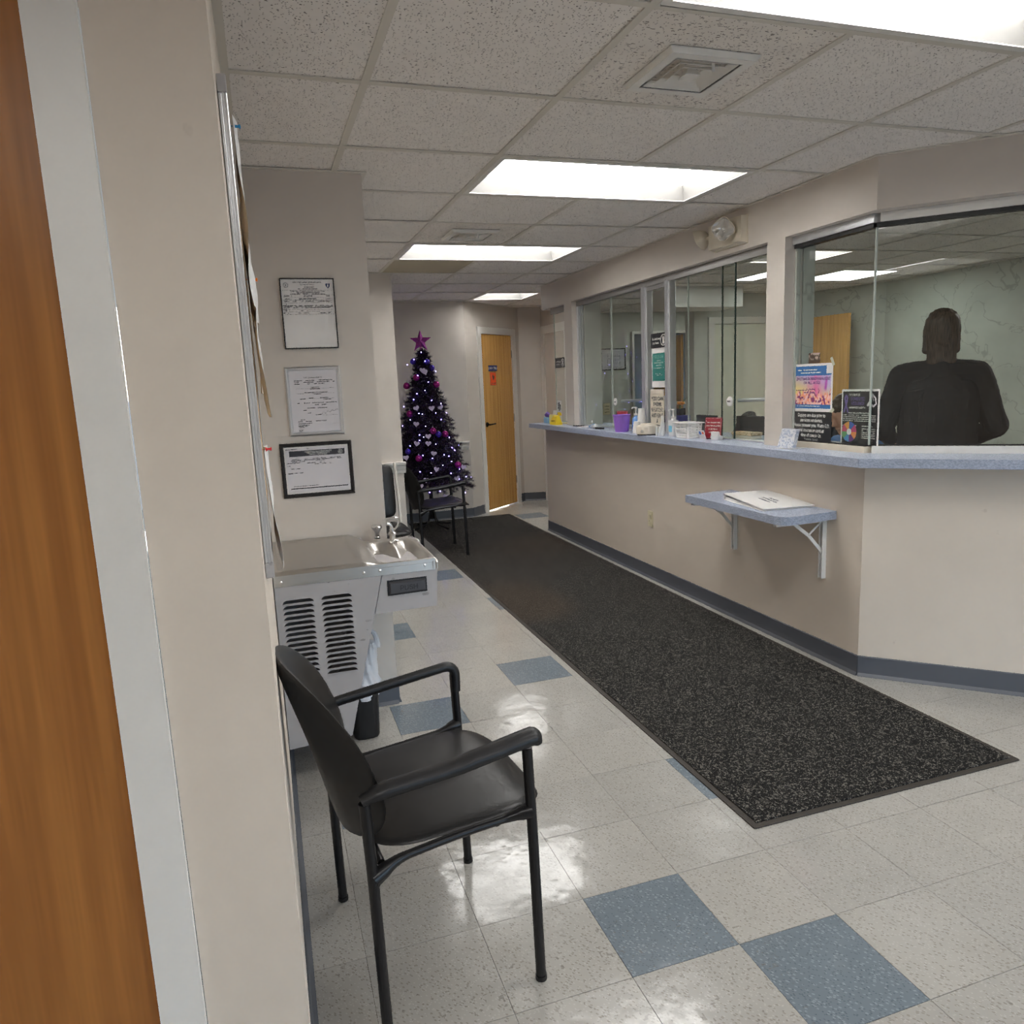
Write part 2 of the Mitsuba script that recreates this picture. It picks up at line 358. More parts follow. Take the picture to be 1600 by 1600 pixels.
wallpoly('wall_reception_side', [(ex, ey), (4.2, ey), (4.2, ey + .15), (ex + .1, ey + .15)], 0, HT, PAINT, 'beige wall beyond the turned end of the counter')

# office behind the glass
wallpoly('wall_office_back', [(2.6, 7.75), (4.20, 7.75), (4.20, 7.9), (2.6, 7.9)], 0, HT, OFFICE, 'grey green wall at the back of the office with the framed floor plan')
wallpoly('wall_office_back_right', [(5.10, 7.75), (6.2, 7.75), (6.2, 7.9), (5.10, 7.9)], 0, HT, OFFICE, 'grey wall to the right of the open doorway at the back of the office')
wallpoly('wall_office_back_header', [(4.20, 7.75), (5.10, 7.75), (5.10, 7.9), (4.20, 7.9)], 2.05, HT, OFFICE, 'grey wall over the open doorway at the back of the office')
wallpoly('wall_back_room', [(3.4, 7.9), (3.5, 7.9), (3.5, 11.0), (7.4, 11.0), (7.4, 7.9), (7.5, 7.9), (7.5, 11.1), (3.4, 11.1)], 0, HT, OFFICE, 'walls of the unlit room behind the open doorway')
tag(obj('ceiling_back_room', bx(3.4, 7.5, 7.9, 11.1, H, H + .05), OFFICE), 'ceiling of the unlit room behind the open doorway', 'ceiling', kind='structure')
wallpoly('wall_office_door', [(3.87, 5.67), (4.10, 5.67), (4.10, 5.85), (3.87, 5.85)], 0, HT, OFFICE, 'grey wall strip beside the cream office door')
wallpoly('wall_office_door_header', [(4.10, 5.67), (5.25, 5.67), (5.25, 5.85), (4.10, 5.85)], 2.03, HT, OFFICE, 'grey wall over the cream office door')
wallpoly('wall_office_door_right', [(5.25, 5.67), (6.2, 5.67), (6.2, 5.85), (5.25, 5.85)], 0, HT, OFFICE, 'grey wall to the right of the cream office door')
wallpoly('wall_office_side', [(5.36, 5.67), (5.62, 4.75), (5.66, .057), (5.80, .057), (5.80, 5.67)], 0, HT, MARBLE, 'marbled grey green wall of the office behind the open oak door')
wallpoly('wall_office_near', [(4.2, -.09), (5.8, -.09), (5.8, .06), (4.2, .06)], 0, HT, MARBLE, 'marbled wall closing the near side of the office')
wallpoly('wall_office_east', [(6.1, 5.85), (6.25, 5.85), (6.25, 7.75), (6.1, 7.75)], 0, HT, OFFICE, 'grey wall closing the back passage of the office')
wallpoly('wall_office_bulkhead', [(3.30, 5.1), (4.10, 5.1), (4.10, 5.55), (3.30, 5.55)], 2.137, HT, WHITE, 'pale bulkhead hanging from the office ceiling')

# floor
k = tag(obj('floor', bx(-2.4, 7.5, -4.6, 11.1, -.12, -.0032), SUBFLOOR), 'floor of speckled light tiles with single blue tiles', 'floor', kind='structure')
BLUE = {(0, -1), (1, -2), (1, 5), (-1, 4), (-1, 8), (2, 9), (2, 1), (-2, 2), (1, 12), (6, 19), (3, -3), (4, 1)}
MATX0, MATX1, MATY0, MATY1 = .645, 1.795, .10, 6.17
solid = [Polygon([(-2.4, YC), (XL, YC), (XL, 1.56), (-.255, 1.56), (-.255, 4.29), (.31, 4.29), (.31, 6.4), (-2.4, 6.4)]), Polygon([(XW + .02, 5.06), (XW + .02, .96), (ex, ey + .02), (6, ey), (6, 5.06)])]
g = .0006
tile_mesh = bx(g, TILE - g, g, TILE - g, -.0032, 0)
tile_ply = [mikit.ply(tile_mesh, m) for m in TILE_L]; blue_ply = mikit.ply(tile_mesh, TILE_B)
far = []
for j in range(-16, 25):
    for i in range(-8, 14):
        x, y = i * TILE, j * TILE
        if y > 7.2 or x > 4.2 or y < -4.6: continue
        if x > MATX0 and x + TILE < MATX1 and y > MATY0 and y + TILE < MATY1: continue
        sq = sbox(x, y, x + TILE, y + TILE)
        if any(s.contains(sq) for s in solid): continue
        c = np.array([x + TILE / 2, y + TILE / 2, 0]) - CAM
        d = c @ FWD
        seen = d > .2 and -150 < 800 + FOC * (c @ RIGHT) / d < 1750 and 800 + FOC * (c @ DOWN) / d < 1800
        if not seen or y > 6.4: far.append((i, j)); continue
        p = blue_ply if (i, j) in BLUE else tile_ply[rng.random() < .4]
        obj('tile', p, None, k, to_world=T().translate([x, y, rng.uniform(-.00025, .00025)]))
obj('tile_field', cat(*[mv(tile_mesh, (i * TILE, j * TILE, 0)) for i, j in far]), TILE_L[0], k); labels[k + '__tile_field'] = {'kind': 'stuff'}

# cove base
def cove(name, pts, label, h=.10, t=.006):
    """Vinyl cove base along a floor polyline, on its left-hand side, with a flared toe."""
    p = [np.array(q, float) for q in pts]; ms = []
    for a, b in zip(p[:-1], p[1:]):
        d = (b - a) / np.linalg.norm(b - a); L = np.linalg.norm(b - a)
        prof = Polygon([(0, 0), (.016, 0), (.014, .004), (t, .016), (t, h - .003), (t - .003, h), (0, h)])
        m = trimesh.creation.extrude_polygon(prof, L, engine='earcut')      # x out, y up, z along
        M = np.eye(4); M[:3, 0] = [-d[1], d[0], 0]; M[:3, 1] = [0, 0, 1]; M[:3, 2] = [d[0], d[1], 0]; M[:3, 3] = [a[0], a[1], 0]
        if np.linalg.det(M[:3, :3]) < 0: m.invert()
        m.apply_transform(M); ms.append(m)
    tag(obj(name, cat(*ms), COVE), label, 'baseboard', kind='structure')
cove('baseboard_counter', [(ex, ey + .013), (XW, YN - .03), (XW, YF)], 'dark grey vinyl baseboard along the foot of the reception counter')
cove('baseboard_left', [(XL, 1.56), (XL, YC)], 'dark grey vinyl baseboard along the left wall behind the front chair')
cove('baseboard_fountain', [(-.255, 4.29), (-.255, 1.56), (XL, 1.56)], 'dark grey blue baseboard under the certificate wall')
cove('baseboard_column', [(.31, 6.22), (.31, 4.29), (-.255, 4.29)], 'dark grey baseboard of the wall corner behind the white framed chair')
cove('baseboard_far', [tuple(A0 + u * (D0 - .06)), tuple(A0), (.31, 6.22)], 'dark grey baseboard of the wall behind the Christmas tree')
cove('baseboard_far_right', [(2.53, 6.05), tuple(C0), tuple(B0), tuple(A0 + u * (D1 + .06))], 'dark grey baseboard to the right of the far oak door')

# chair rail (white moulding)
def rail(name, o, xd, L, label, end=True):
    f = F(o, xd)
    prof = Polygon([(0, -.085), (.012, -.085), (.014, -.06), (.022, -.055), (.024, -.03), (.034, -.022), (.036, -.014), (.054, -.010), (.056, .004), (.052, .008), (0, .008)])
    m = trimesh.creation.extrude_polygon(prof, L, engine='earcut')
    M = np.eye(4); M[:3, 0] = [0, 0, 1]; M[:3, 1] = [0, 1, 0]; M[:3, 2] = [1, 0, 0]
    m.apply_transform(M); m.invert()
    tag(obj(name, f(m), WHITE), label, 'moulding', kind='structure')
rail('trim_1', (-.25, 4.29, .855), (1, 0, 0), .575, 'white chair rail moulding on the wall corner beside the white framed chair')
rail('trim_2', (.33, 6.22, .84), (1, .018, 0), 1.05, 'white chair rail moulding ending between the Christmas tree and the door')
rail('trim_3', (.31, 6.2, .855), (0, -1, 0), 1.88, 'white chair rail moulding on the hidden side of the wall corner')

# ------------------------------------------------------------------ suspended ceiling
k = tag(obj('ceiling', bx(-2.4, 6.3, -4.6, 8.0, H + .16, H + .2), WHITE), 'suspended ceiling of speckled square panels in a painted grid', 'ceiling', kind='structure')
ca, sa = math.cos(GA), math.sin(GA)
def gp(c, r, ox=GX, oy=GY): gx, gy = c * GRID, r * GRID; return np.array([gx * ca - gy * sa + ox, gx * sa + gy * ca + oy])
TROFF = {(2, -2, 2), (2, 1, 2), (2, 4, 2), (4, 8, 1), (2, -5, 2), (5, -6, 2), (-1, -5, 2)}
taken = {(c + i, r) for c, r, w in TROFF for i in range(w)}
OFF = Polygon([(XI, YF), (XI, 1.03), (ex + .1, ey + .15), (5.66, .06), (5.64, 4.75), (5.36, 5.67), (3.87, 5.67), (3.87, 5.85), (6.1, 5.85), (6.1, 7.75), (3.0, 7.75), (2.66, 6.05), (2.66, YF)])
def tiles(area, cs, rs, hole, ox=GX, oy=GY):
    for r in rs:
        for c in cs:
            if (c, r) in hole: continue
            q = Polygon([gp(c, r, ox, oy), gp(c + 1, r, ox, oy), gp(c + 1, r + 1, ox, oy), gp(c, r + 1, ox, oy)]).buffer(-.004, join_style=2).intersection(area.buffer(-.003))
            if q.is_empty or q.area < .004: continue
            for g_ in getattr(q, 'geoms', [q]):
                z = H + .0035 + rng.uniform(0, .003)
                m = CEIL
                if area is HALL and (c, r) in ((2, -1), (2, 3)): m = CEIL_F
                if area is HALL and (c, r) == (2, 5): m = CEIL_O
                obj('panel', prism(g_, z, z + .015), m, k)
tiles(HALL, range(-3, 9), range(-9, 11), taken)
OX, OY = 2.505, GY
tiles(OFF, range(-2, 7), range(-2, 12), {(1, 4), (3, 1), (4, 1)}, OX, OY)
def bars(area, cs, rs, ox=GX, oy=GY, skip=()):
    w = .012
    for horiz, rngs in ((0, cs), (1, rs)):
        for a in rngs:
            p, q = (gp(a, -12, ox, oy), gp(a, 14, ox, oy)) if not horiz else (gp(-6, a, ox, oy), gp(12, a, ox, oy))
            s = LineString([p, q]).buffer(w, cap_style=2).intersection(area)
            for c, r, n in skip:
                lo, hi = gp(c, r, ox, oy), gp(c + n, r + 1, ox, oy)
                s = s.difference(sbox(lo[0] + .014, lo[1] + .014, hi[0] - .014, hi[1] - .014))
            for g_ in getattr(s, 'geoms', [s]):
                if g_.area > .002: obj('grid_bar', prism(g_, H - .0002 * horiz, H + .0032), GRIDP, k)
bars(HALL, range(-2, 9), range(-8, 11), skip=TROFF)
bars(OFF, range(-1, 6), range(0, 11), OX, OY, skip={(1, 4, 1), (3, 1, 2)})
obj('wall_angle', cat(*[prism(g_, H - .0006, H + .003) for g_ in [HALL.difference(HALL.buffer(-.022, join_style=2))]]), GRIDP, k)

def troffer(c, r, n, label, ox=GX, oy=GY, rec=.076, power=LENS, area=HALL, group=None):
    t = thing('ceiling_light', label, 'ceiling light', group)
    o = gp(c, r, ox, oy); wx, wy = GRID * n, GRID
    f = lambda m: mv(m, (o[0], o[1], 0), rz=GA)
    a, b = .016, .020
    fr = Polygon([(.012, .012), (wx - .012, .012), (wx - .012, wy - .012), (.012, wy - .012)], [[(b + a, b + a), (wx - b - a, b + a), (wx - b - a, wy - b - a), (b + a, wy - b - a)]])
    obj('trim_frame', f(prism(fr, H - .001, H + .004)), VENTW, t)
    i0, i1 = b + a, b + a + .035                         # the sides slope inwards to the lens
    lo = [(i0, i0), (wx - i0, i0), (wx - i0, wy - i0), (i0, wy - i0)]
    hi = [(i0 + .012, i0 + .012), (wx - i0 - .012, i0 + .012), (wx - i0 - .012, wy - i0 - .012), (i0 + .012, wy - i0 - .012)]
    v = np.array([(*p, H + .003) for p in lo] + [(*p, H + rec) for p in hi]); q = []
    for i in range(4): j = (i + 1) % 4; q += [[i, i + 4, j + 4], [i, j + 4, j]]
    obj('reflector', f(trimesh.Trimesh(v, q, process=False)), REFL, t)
    v = np.array([(*p, H + rec - .001) for p in hi])
    obj('lens', f(trimesh.Trimesh(v, [[0, 2, 1], [0, 3, 2]], process=False)), WHITEP, t, emitter={'type': 'area', 'radiance': rgb(power, power * .985, power * .955)})
    return t
troffer(2, -2, 2, 'recessed ceiling light nearest the viewer, cut off by the top of the photo')
troffer(2, 1, 2, 'long recessed ceiling light in front of the emergency lamp')
troffer(2, 4, 2, 'recessed ceiling light beyond the small air vent, second along the hall')
troffer(4, 8, 1, 'small square recessed light at the far end of the hall')
troffer(2, -5, 2, 'recessed ceiling light behind the viewer');
troffer(5, -6, 2, 'added unseen ceiling light by the entrance glazing behind the viewer'); troffer(-1, -5, 2, 'added unseen ceiling light by the side wall behind the viewer')  # unseen lights added behind the viewer to brighten the near walls
troffer(1, 4, 1, 'recessed office ceiling light at the top of the near window', OX, OY, power=OFFICE_LENS)
troffer(3, 1, 2, 'recessed office ceiling light over the near part of the office', OX, OY, power=OFFICE_LENS)
def flatlight(x0, x1, y0, y1, label):
    t = thing('ceiling_light', label, 'ceiling light')
    obj('housing', bx(x0 - .012, x1 + .012, y0 - .012, y1 + .012, H - .004, H + .05), VENTW, t)
    obj('lens', bx(x0, x1, y0, y1, H - .008, H - .0045), WHITEP, t, emitter={'type': 'area', 'radiance': rgb(OFFICE_LENS * .95, OFFICE_LENS, OFFICE_LENS * .95)})
flatlight(4.40, 5.0, 4.0, 4.6, 'bright square office light seen through the near reception window')
flatlight(3.66, 3.86, 3.85, 4.6, 'narrow bright office light at the top right of the long window')
flatlight(4.6, 5.2, 6.4, 7.0, 'square office light in the back passage of the office')

def diffuser(cx, cy, label, s=.29):
    t = thing('air_vent', label, 'vent')
    f = lambda m: mv(m, (cx, cy, 0), rz=GA)
    def frustum(a, b, z0, z1):
        """Square sloping ring: half-size a at height z0 to half-size b at z1."""
        lo = [(-a, -a), (a, -a), (a, a), (-a, a)]; hi = [(-b, -b), (b, -b), (b, b), (-b, b)]
        v = np.array([(*p, z0) for p in lo] + [(*p, z1) for p in hi] + [(*p, z0 + .0025) for p in lo] + [(*p, z1 + .0025) for p in hi]); q = []
        for i in range(4):
            j = (i + 1) % 4
            q += [[i, j, j + 4], [i, j + 4, i + 4], [i + 8, j + 12, j + 8], [i + 8, i + 12, j + 12], [i, i + 8, j + 8], [i, j + 8, j], [i + 4, j + 4, j + 12], [i + 4, j + 12, i + 12]]
        return trimesh.Trimesh(v, q, process=False)
    h = s / 2
    obj('frame', f(cat(frustum(h, h - .008, H - .001, H - .014), prism(Polygon([(-h + .008, -h + .008), (h - .008, -h + .008), (h - .008, h - .008), (-h + .008, h - .008)], [[(-h + .036, -h + .036), (h - .036, -h + .036), (h - .036, h - .036), (-h + .036, h - .036)]]), H - .015, H - .012))), VENTW, t)
    obj('duct', f(cat(bx(-h + .034, h - .034, -h + .034, h - .034, H + .150, H + .155), frustum(h - .036, h - .036, H - .013, H + .150))), DUCT, t)
    for i, a in enumerate((.101, .076, .051)): obj('vane', f(frustum(a, a - .017, H - .014, H - .002)), VENTW, t)
    obj('center_plate', f(cat(frustum(.024, .010, H - .017, H + .004), bx(-.024, .024, -.024, .024, H - .0185, H - .016))), VENTW, t)
    obj('lever', f(cat(cyl((.02, -h + .05, H - .01), (.02, -h + .05, H - .03), .004), ball((.02, -h + .05, H - .031), .0055, 1))), WHITEP, t)
c = gp(2.5, -.5); diffuser(c[0], c[1] + .02, 'white square ceiling vent with nested louvres near the front light')
c = gp(2.5, 3.5); diffuser(c[0], c[1], 'white square ceiling vent just before the second hall light')
t = thing('round_vent', 'round white ceiling vent at the top right of the long window', 'vent')
obj('body', mv(lathe([(0, 0), (.05, 0), (.055, .006), (.10, .010), (.16, .016), (.17, .022), (.165, .026), (0, .026)], 36), (3.18, 3.4, H - .019)), VENTW, t)

# ------------------------------------------------------------------ worktop and glazing of the reception
t = thing('countertop', 'long blue grey laminate worktop of the reception counter', 'countertop')
XC, YC2 = 1.715, .86                                  # front edge of the worktop and its corner
top = Polygon([(XC, 5.16), (XC, YC2), (XC + CH * s2 * 1.05, YC2 - CH * s2 * 1.05), (XC + CH * s2 * 1.05 + .34, YC2 - CH * s2 * 1.05 + .34), (2.25, 1.05), (2.25, 5.16)])
posts = [sbox(XW - .001, 1.556, XI + .001, 1.704), sbox(XW - .001, 4.351, XI + .001, 4.521)]
for q in posts: top = top.difference(q)
obj('top', prism(top, CT - .038, CT), LAMINATE, t)
for a, b in ((YC2 + .001, 2.049), (2.0505, 3.619), (3.6205, 5.16)): obj('edge_strip', bx(XC - .0025, XC, a, b, CT - .040, CT + .0005, .0008), LAMINATE, t)
ef = F((XC, YC2, 0), (s2, -s2, 0))
obj('edge_strip', ef.box(.001, CH * 1.05, CT - .040, CT + .0005, 0, .0025, .0008), LAMINATE, t)

def pane(key, y0, y1, z0, z1, x):
    v = [[x, y0, z0], [x, y1, z0], [x, y1, z1], [x, y0, z1]]
    obj('pane', trimesh.Trimesh(v, [[0, 2, 1], [0, 3, 2]], process=False), GLASS, key)
ZT = 2.118
# long window
w = thing('window_2', 'long reception window with sliding panes and two aluminium posts', 'window', kind='structure')
obj('head_track', cat(bx(XG - .03, XG + .045, 1.704, 4.351, 2.085, ZT), bx(XG - .031, XG - .027, 1.704, 4.351, 2.076, 2.087)), ALU_D, w)
obj('sill_track', cat(bx(XG - .022, XG + .045, 1.704, 4.351, CT + .0005, CT + .008)), ALU, w)
obj('jamb', cat(bx(XG - .028, XG - .008, 4.322, 4.351, CT + .008, 2.085), bx(XG + .004, XG + .020, 4.330, 4.351, CT + .008, 2.085), bx(XG - .03, XG + .03, 4.344, 4.351, CT + .008, 2.085)), ALU, w)
obj('jamb', bx(XG - .02, XG + .03, 1.7035, 1.712, CT + .008, 2.085), ALU_D, w)
for a, b in ((3.115, 3.195), (2.798, 2.862)):
    obj('mullion', cat(bx(XG - .034, XG + .034, a + .012, b - .012, CT + .008, 2.085, .003), bx(XG - .024, XG + .024, a, b, CT + .008, 2.085, .003)), ALU, w)
obj('transom', cat(bx(XG - .022, XG + .022, 2.862, 3.115, 2.055, 2.085), bx(XG - .023, XG - .02, 2.862, 3.115, 2.048, 2.055)), ALU_D, w)
pane(w, 3.70, 4.335, CT + .006, 2.086, XG - .012); pane(w, 3.195, 3.765, CT + .006, 2.086, XG + .012)
pane(w, 2.862, 3.115, CT + .006, 2.056, XG)
pane(w, 2.07, 2.80, CT + .006, 2.086, XG - .012); pane(w, 1.705, 2.235, CT + .006, 2.086, XG + .012)
for y, x, m in ((3.70, XG - .012, SEAM), (3.765, XG + .012, SEAM), (2.07, XG - .012, EDGEG), (2.235, XG + .012, EDGEG), (2.648, XG + .03, SEAM)):
    obj('pane_edge', bx(x - .004, x + .004, y - .0035, y + .0035, CT + .008, 2.085), m, w)
for y, z in ((3.65, 1.272), (2.112, 1.289)):
    kx = thing('window_handle', 'round white pull with a thin bar on the ' + ('far' if y > 3 else 'near') + ' sliding pane of the long window', 'handle')
    obj('disc', mv(lathe([(0, 0), (.028, 0), (.030, .003), (.028, .008), (.010, .010), (0, .010)], 24), (XG - .0135, y, z), ry=-PI / 2), WHITEP, kx)
    pf = F((XG - .0245, y, z), (0, -1, 0)); obj('lettering', pf(text('PRESS', .008, .0004, True, (0, 0, 0))), INK, kx)
    obj('bar', cat(cyl((XG + .024, y - .03, z + .004), (XG + .024, y - .40, z + .016), .011), bx(XG + .013, XG + .036, y - .41, y - .38, z, z + .03)), ALU, kx)
# small far opening
w = thing('window_3', 'small far reception window beside the passage', 'window', kind='structure')
obj('head_track', cat(bx(XG - .03, XG + .03, 4.521, 4.97, 2.075, 2.119), bx(XG - .031, XG - .027, 4.521, 4.97, 2.066, 2.077)), ALU_D, w)
obj('sill_track', bx(XG - .02, XG + .02, 4.521, 4.97, CT + .0005, CT + .012), IVORY, w)
pane(w, 4.523, 4.955, CT + .010, 2.076, XG)
obj('pane_edge', bx(XG - .004, XG + .004, 4.95, 4.957, CT + .012, 2.075), SEAM, w)
# near window, turned at the corner
w = thing('window_1', 'near reception window whose glass turns the corner of the counter', 'window', kind='structure')
gy = 1.03
gx1, gy1 = XG + 1.25 * s2, gy - 1.25 * s2
nf = F((XG, gy, 0), (s2, -s2, 0))
obj('head_track', bx(XG - .03, XG + .03, gy - .012, 1.5565, 2.080, 2.119), ALU, w)
obj('head_track', nf.box(.013, 1.28, 2.080, 2.119, -.03, .03), WHITE, w)
obj('head_gasket', cat(bx(XG - .02, XG + .02, gy, 1.5565, 2.062, 2.080), nf.box(0, 1.28, 2.062, 2.080, -.02, .02)), BLACKP, w)
obj('jamb', bx(XG - .012, XG + .012, 1.545, 1.5565, CT + .03, 2.062), MARBLE, w)
obj('sill', bx(XG - .035, XG + .03, gy - .01, 1.5565, CT + .0005, CT + .03), BEIGEP, w)
obj('sill', nf.box(.012, 1.28, CT + .0005, CT + .034, -.03, .037), WHITE, w)
obj('sill_strip', cat(bx(XG - .02, XG + .02, gy, 1.5565, CT + .03, CT + .036), nf.box(0, 1.28, CT + .034, CT + .038, -.02, .02)), BLACKP, w)
pane(w, gy, 1.546, CT + .034, 2.065, XG)
v = [[XG, gy, CT + .034], [gx1, gy1, CT + .034], [gx1, gy1, 2.065], [XG, gy, 2.065]]
obj('pane', trimesh.Trimesh(v, [[0, 1, 2], [0, 2, 3]], process=False), GLASS, w)
obj('corner_seam', cyl((XG, gy, CT + .036), (XG, gy, 2.062), .0055, 8), SEAM, w)
# inner reveals of the posts, papered like the office
for nm, y0, y1 in (('trim_4', 1.549, 1.557), ('trim_5', 4.344, 4.352)):
    tag(obj(nm, bx(XG + .034, XI + (.03 if y0 < 2 else .12), y0, y1, CT, 2.12), MARBLE if y0 < 2 else OFFICE), 'papered inner reveal of the ' + ('wide post' if y0 < 2 else 'far post') + ' at the reception window', 'trim', kind='structure')

# ------------------------------------------------------------------ doors
def casing(name, f, x0, x1, ztop, w, d, label):
    """White casing round an opening x0..x1 in a frame f, w wide and d proud of the wall, plus the jamb lining."""
    o = Polygon([(x0 - w, 0), (x1 + w, 0), (x1 + w, ztop + w), (x0 - w, ztop + w)]).difference(sbox(x0, -1, x1, ztop))
    m = prism(o, .0005, d)
    lin = cat(bx(x0, x0 + .018, 0, ztop, -.12, d), bx(x1 - .018, x1, 0, ztop, -.12, d), bx(x0 + .018, x1 - .018, ztop - .018, ztop, -.12, d),
              bx(x0 + .018, x0 + .03, 0, ztop - .018, -.075, -.04), bx(x1 - .03, x1 - .018, 0, ztop - .018, -.075, -.04))
    tag(obj(name, f(cat(m, lin)), WHITE), label, 'door frame', kind='structure')
def lever(parent, f, x, y, z, side, m=CHROME):
    obj('door_handle', f(cat(cyl((x, y, z), (x, y, z + .008), .026, 18), cyl((x, y, z + .008), (x, y, z + .05), .009), tube(rounded([(x, y, z + .045), (x + side * .03, y, z + .052), (x + side * .11, y + .004, z + .046)], .02), .008))), m, parent)

casing('trim_6', DF, D0, D1, 2.03, .055, .016, 'white door frame of the far oak door')
t = thing('door_1', 'closed honey oak door at the far end of the hall', 'door', kind='structure')
obj('leaf', DF.box(D0 + .020, D1 - .020, .012, 2.010, -.040, -.005, .002), DOORWOOD, t)
lever(t, DF, D0 + .085, 1.0, -.005, 1, BLACKM)
obj('hinge', cat(*[DF(cyl((D1 - .020, z, -.002), (D1 - .020, z + .09, -.002), .006)) for z in (.25, 1.0, 1.75)]), ALU_D, t)
t = thing('staff_sign', 'small navy STAFF ONLY plate on the far oak door', 'sign')
cx = (D0 + D1) / 2 - .10
obj('plate', DF.box(cx - .088, cx + .088, 1.60, 1.665, -.005, .001), NAVY, t)
obj('lettering', DF(text('STAFF ONLY', .024, .0006, True, (cx, 1.632, .001))), SIGNW, t)
t = thing('hazard_sign', 'orange red biohazard sticker on the far oak door', 'sign')
obj('plate', DF.box(cx - .06, cx + .06, 1.44, 1.587, -.005, .0), ORANGE, t)
bio = []
for k in range(3):
    a = PI / 2 + k * 2 * PI / 3
    c1 = Point(.020 * math.cos(a), .020 * math.sin(a)); c2 = Point(.030 * math.cos(a), .030 * math.sin(a))
    bio.append(c1.buffer(.020).difference(c2.buffer(.0165)))
    bio.append(Point(0, 0).buffer(.017).difference(Point(0, 0).buffer(.012)).intersection(Point(.018 * math.cos(a + PI / 3), .018 * math.sin(a + PI / 3)).buffer(.013)))
from shapely.ops import unary_union
bio = unary_union(bio).difference(Point(0, 0).buffer(.004))
obj('symbol', DF(cat(*[mv(prism(g_, 0, .0006), (cx, 1.53, 0)) for g_ in getattr(bio, 'geoms', [bio])], bx(cx - .06, cx - .057, 1.44, 1.587, 0, .0006), bx(cx + .057, cx + .06, 1.44, 1.587, 0, .0006), bx(cx - .06, cx + .06, 1.584, 1.587, 0, .0006), bx(cx - .06, cx + .06, 1.44, 1.443, 0, .0006))), INK, t)
obj('lettering', DF(text('BIOHAZARD', .011, .0006, True, (cx, 1.463, 0))), INK, t)

# oak door at the left edge, its shade put into the wood colour
LF = F((0, YC, 0), (1, 0, 0))
casing('trim_7', LF, -1.93, -.992, 2.05, .056, .016, 'white door casing at the left edge of the photo')
t = thing('door_2', 'oak door coloured as in shade at the left edge beside the white casing', 'door', kind='structure')
obj('leaf', LF.box(-1.91, -1.012, .012, 2.03, -.044, -.004, .002), SHADEDOAK, t)
lever(t, LF, -1.83, 1.0, -.004, 1)
# passage door seen through the far window
PF = F((2.53, 6.92, 0), (0, -1, 0))
casing('trim_8', PF, .10, .78, 2.03, .075, .016, 'white door frame seen through the small far window')
t = thing('door_3', 'brown door seen through the small far window', 'door', kind='structure')
obj('leaf', PF.box(.12, .76, .012, 2.01, -.10, -.06), DOORWOOD, t)
# office doors
OF = F((0, 5.67, 0), (1, 0, 0))
casing('trim_9', OF, 4.105, 5.245, 2.025, .055, .018, 'pale frame of the cream office door')
t = thing('door_4', 'cream door in the office behind the long window', 'door', kind='structure')
CREAMD = mat('cream_door', (.72, .72, .62), .5)
obj('leaf', OF.box(4.125, 5.225, .012, 2.005, -.05, -.012, .002), CREAMD, t)
lever(t, OF, 5.16, .98, -.012, -1, ALU)
QF = F((0, 7.75, 0), (1, 0, 0))
t = thing('door_5', 'open doorway to an unlit room at the back of the office', 'door', kind='structure')
obj('frame', QF(cat(bx(4.165, 4.20, 0, 2.085, .0, .034), bx(5.10, 5.15, 0, 2.085, .0, .034), bx(4.165, 5.15, 2.05, 2.085, .0, .034))), WHITE, t)
obj('side_leaf', QF(mv(bx(0, .86, .01, 2.04, -.04, 0, .002), (5.08, 0, -.16), ry=1.72)), DOORWOOD, t)
plabel(t + '__side_leaf', 'honey oak door leaf standing open')
obj('hinge', QF(cat(*[bx(5.075, 5.099, z, z + .1, -.10, -.02) for z in (.3, 1.62)])), ALU, t)
t = thing('open_door', 'open honey oak door in front of the marbled office wall', 'door')
WD = F((5.235, 5.60, 0), (.036, -.745, 0))
obj('leaf', WD.box(0, .70, .012, 2.04, -.045, 0, .002), DOORWOOD, t)
obj('door_handle', WD(cat(cyl((.62, 1.0, 0), (.62, 1.0, .05), .01), cyl((.62, 1.0, .05), (.50, 1.0, .05), .009))), ALU, t)
obj('hinge', cat(*[WD(cyl((.004, z, .004), (.004, z + .1, .004), .007)) for z in (.25, 1.0, 1.75)]), ALU_D, t)

# ------------------------------------------------------------------ seating
def pillow(fn, sx, sy, e=3.2, h=.03, na=48, nr=9, hb=None, p=2.6):
    """A closed cushion with a superellipse outline (half sizes sx, sy), mapped to space by fn(a, b, height)."""
    th = np.arange(na) * 2 * PI / na
    ox, oy = sx * np.sign(np.cos(th)) * np.abs(np.cos(th)) ** (2 / e), sy * np.sign(np.sin(th)) * np.abs(np.sin(th)) ** (2 / e)
    rho = np.sin(np.linspace(0, PI / 2, nr + 1))[1:]
    v = []; hb = h if hb is None else hb
    for s, hh in ((1, h), (-1, hb)):
        v.append(fn(0, 0, s * hh))
        for r in rho[:-1]:
            k = s * hh * (1 - r ** p) ** .5
            v += [fn(a * r, b * r, k) for a, b in zip(ox, oy)]
    base = len(v); v += [fn(a, b, 0) for a, b in zip(ox, oy)]
    f = []; n1 = 1 + na * (nr - 1)
    for side in (0, 1):
        o = side * n1
        rings_ = [[o + 1 + i * na + j for j in range(na)] for i in range(nr - 1)] + [[base + j for j in range(na)]]
        for j in range(na):
            k = (j + 1) % na
            f.append([o, rings_[0][j], rings_[0][k]] if not side else [o, rings_[0][k], rings_[0][j]])
            for A, B in zip(rings_[:-1], rings_[1:]):
                q = [[A[j], B[j], B[k]], [A[j], B[k], A[k]]]
                f += q if not side else [t_[::-1] for t_ in q]
    return trimesh.Trimesh(np.array(v), np.array(f), process=False)

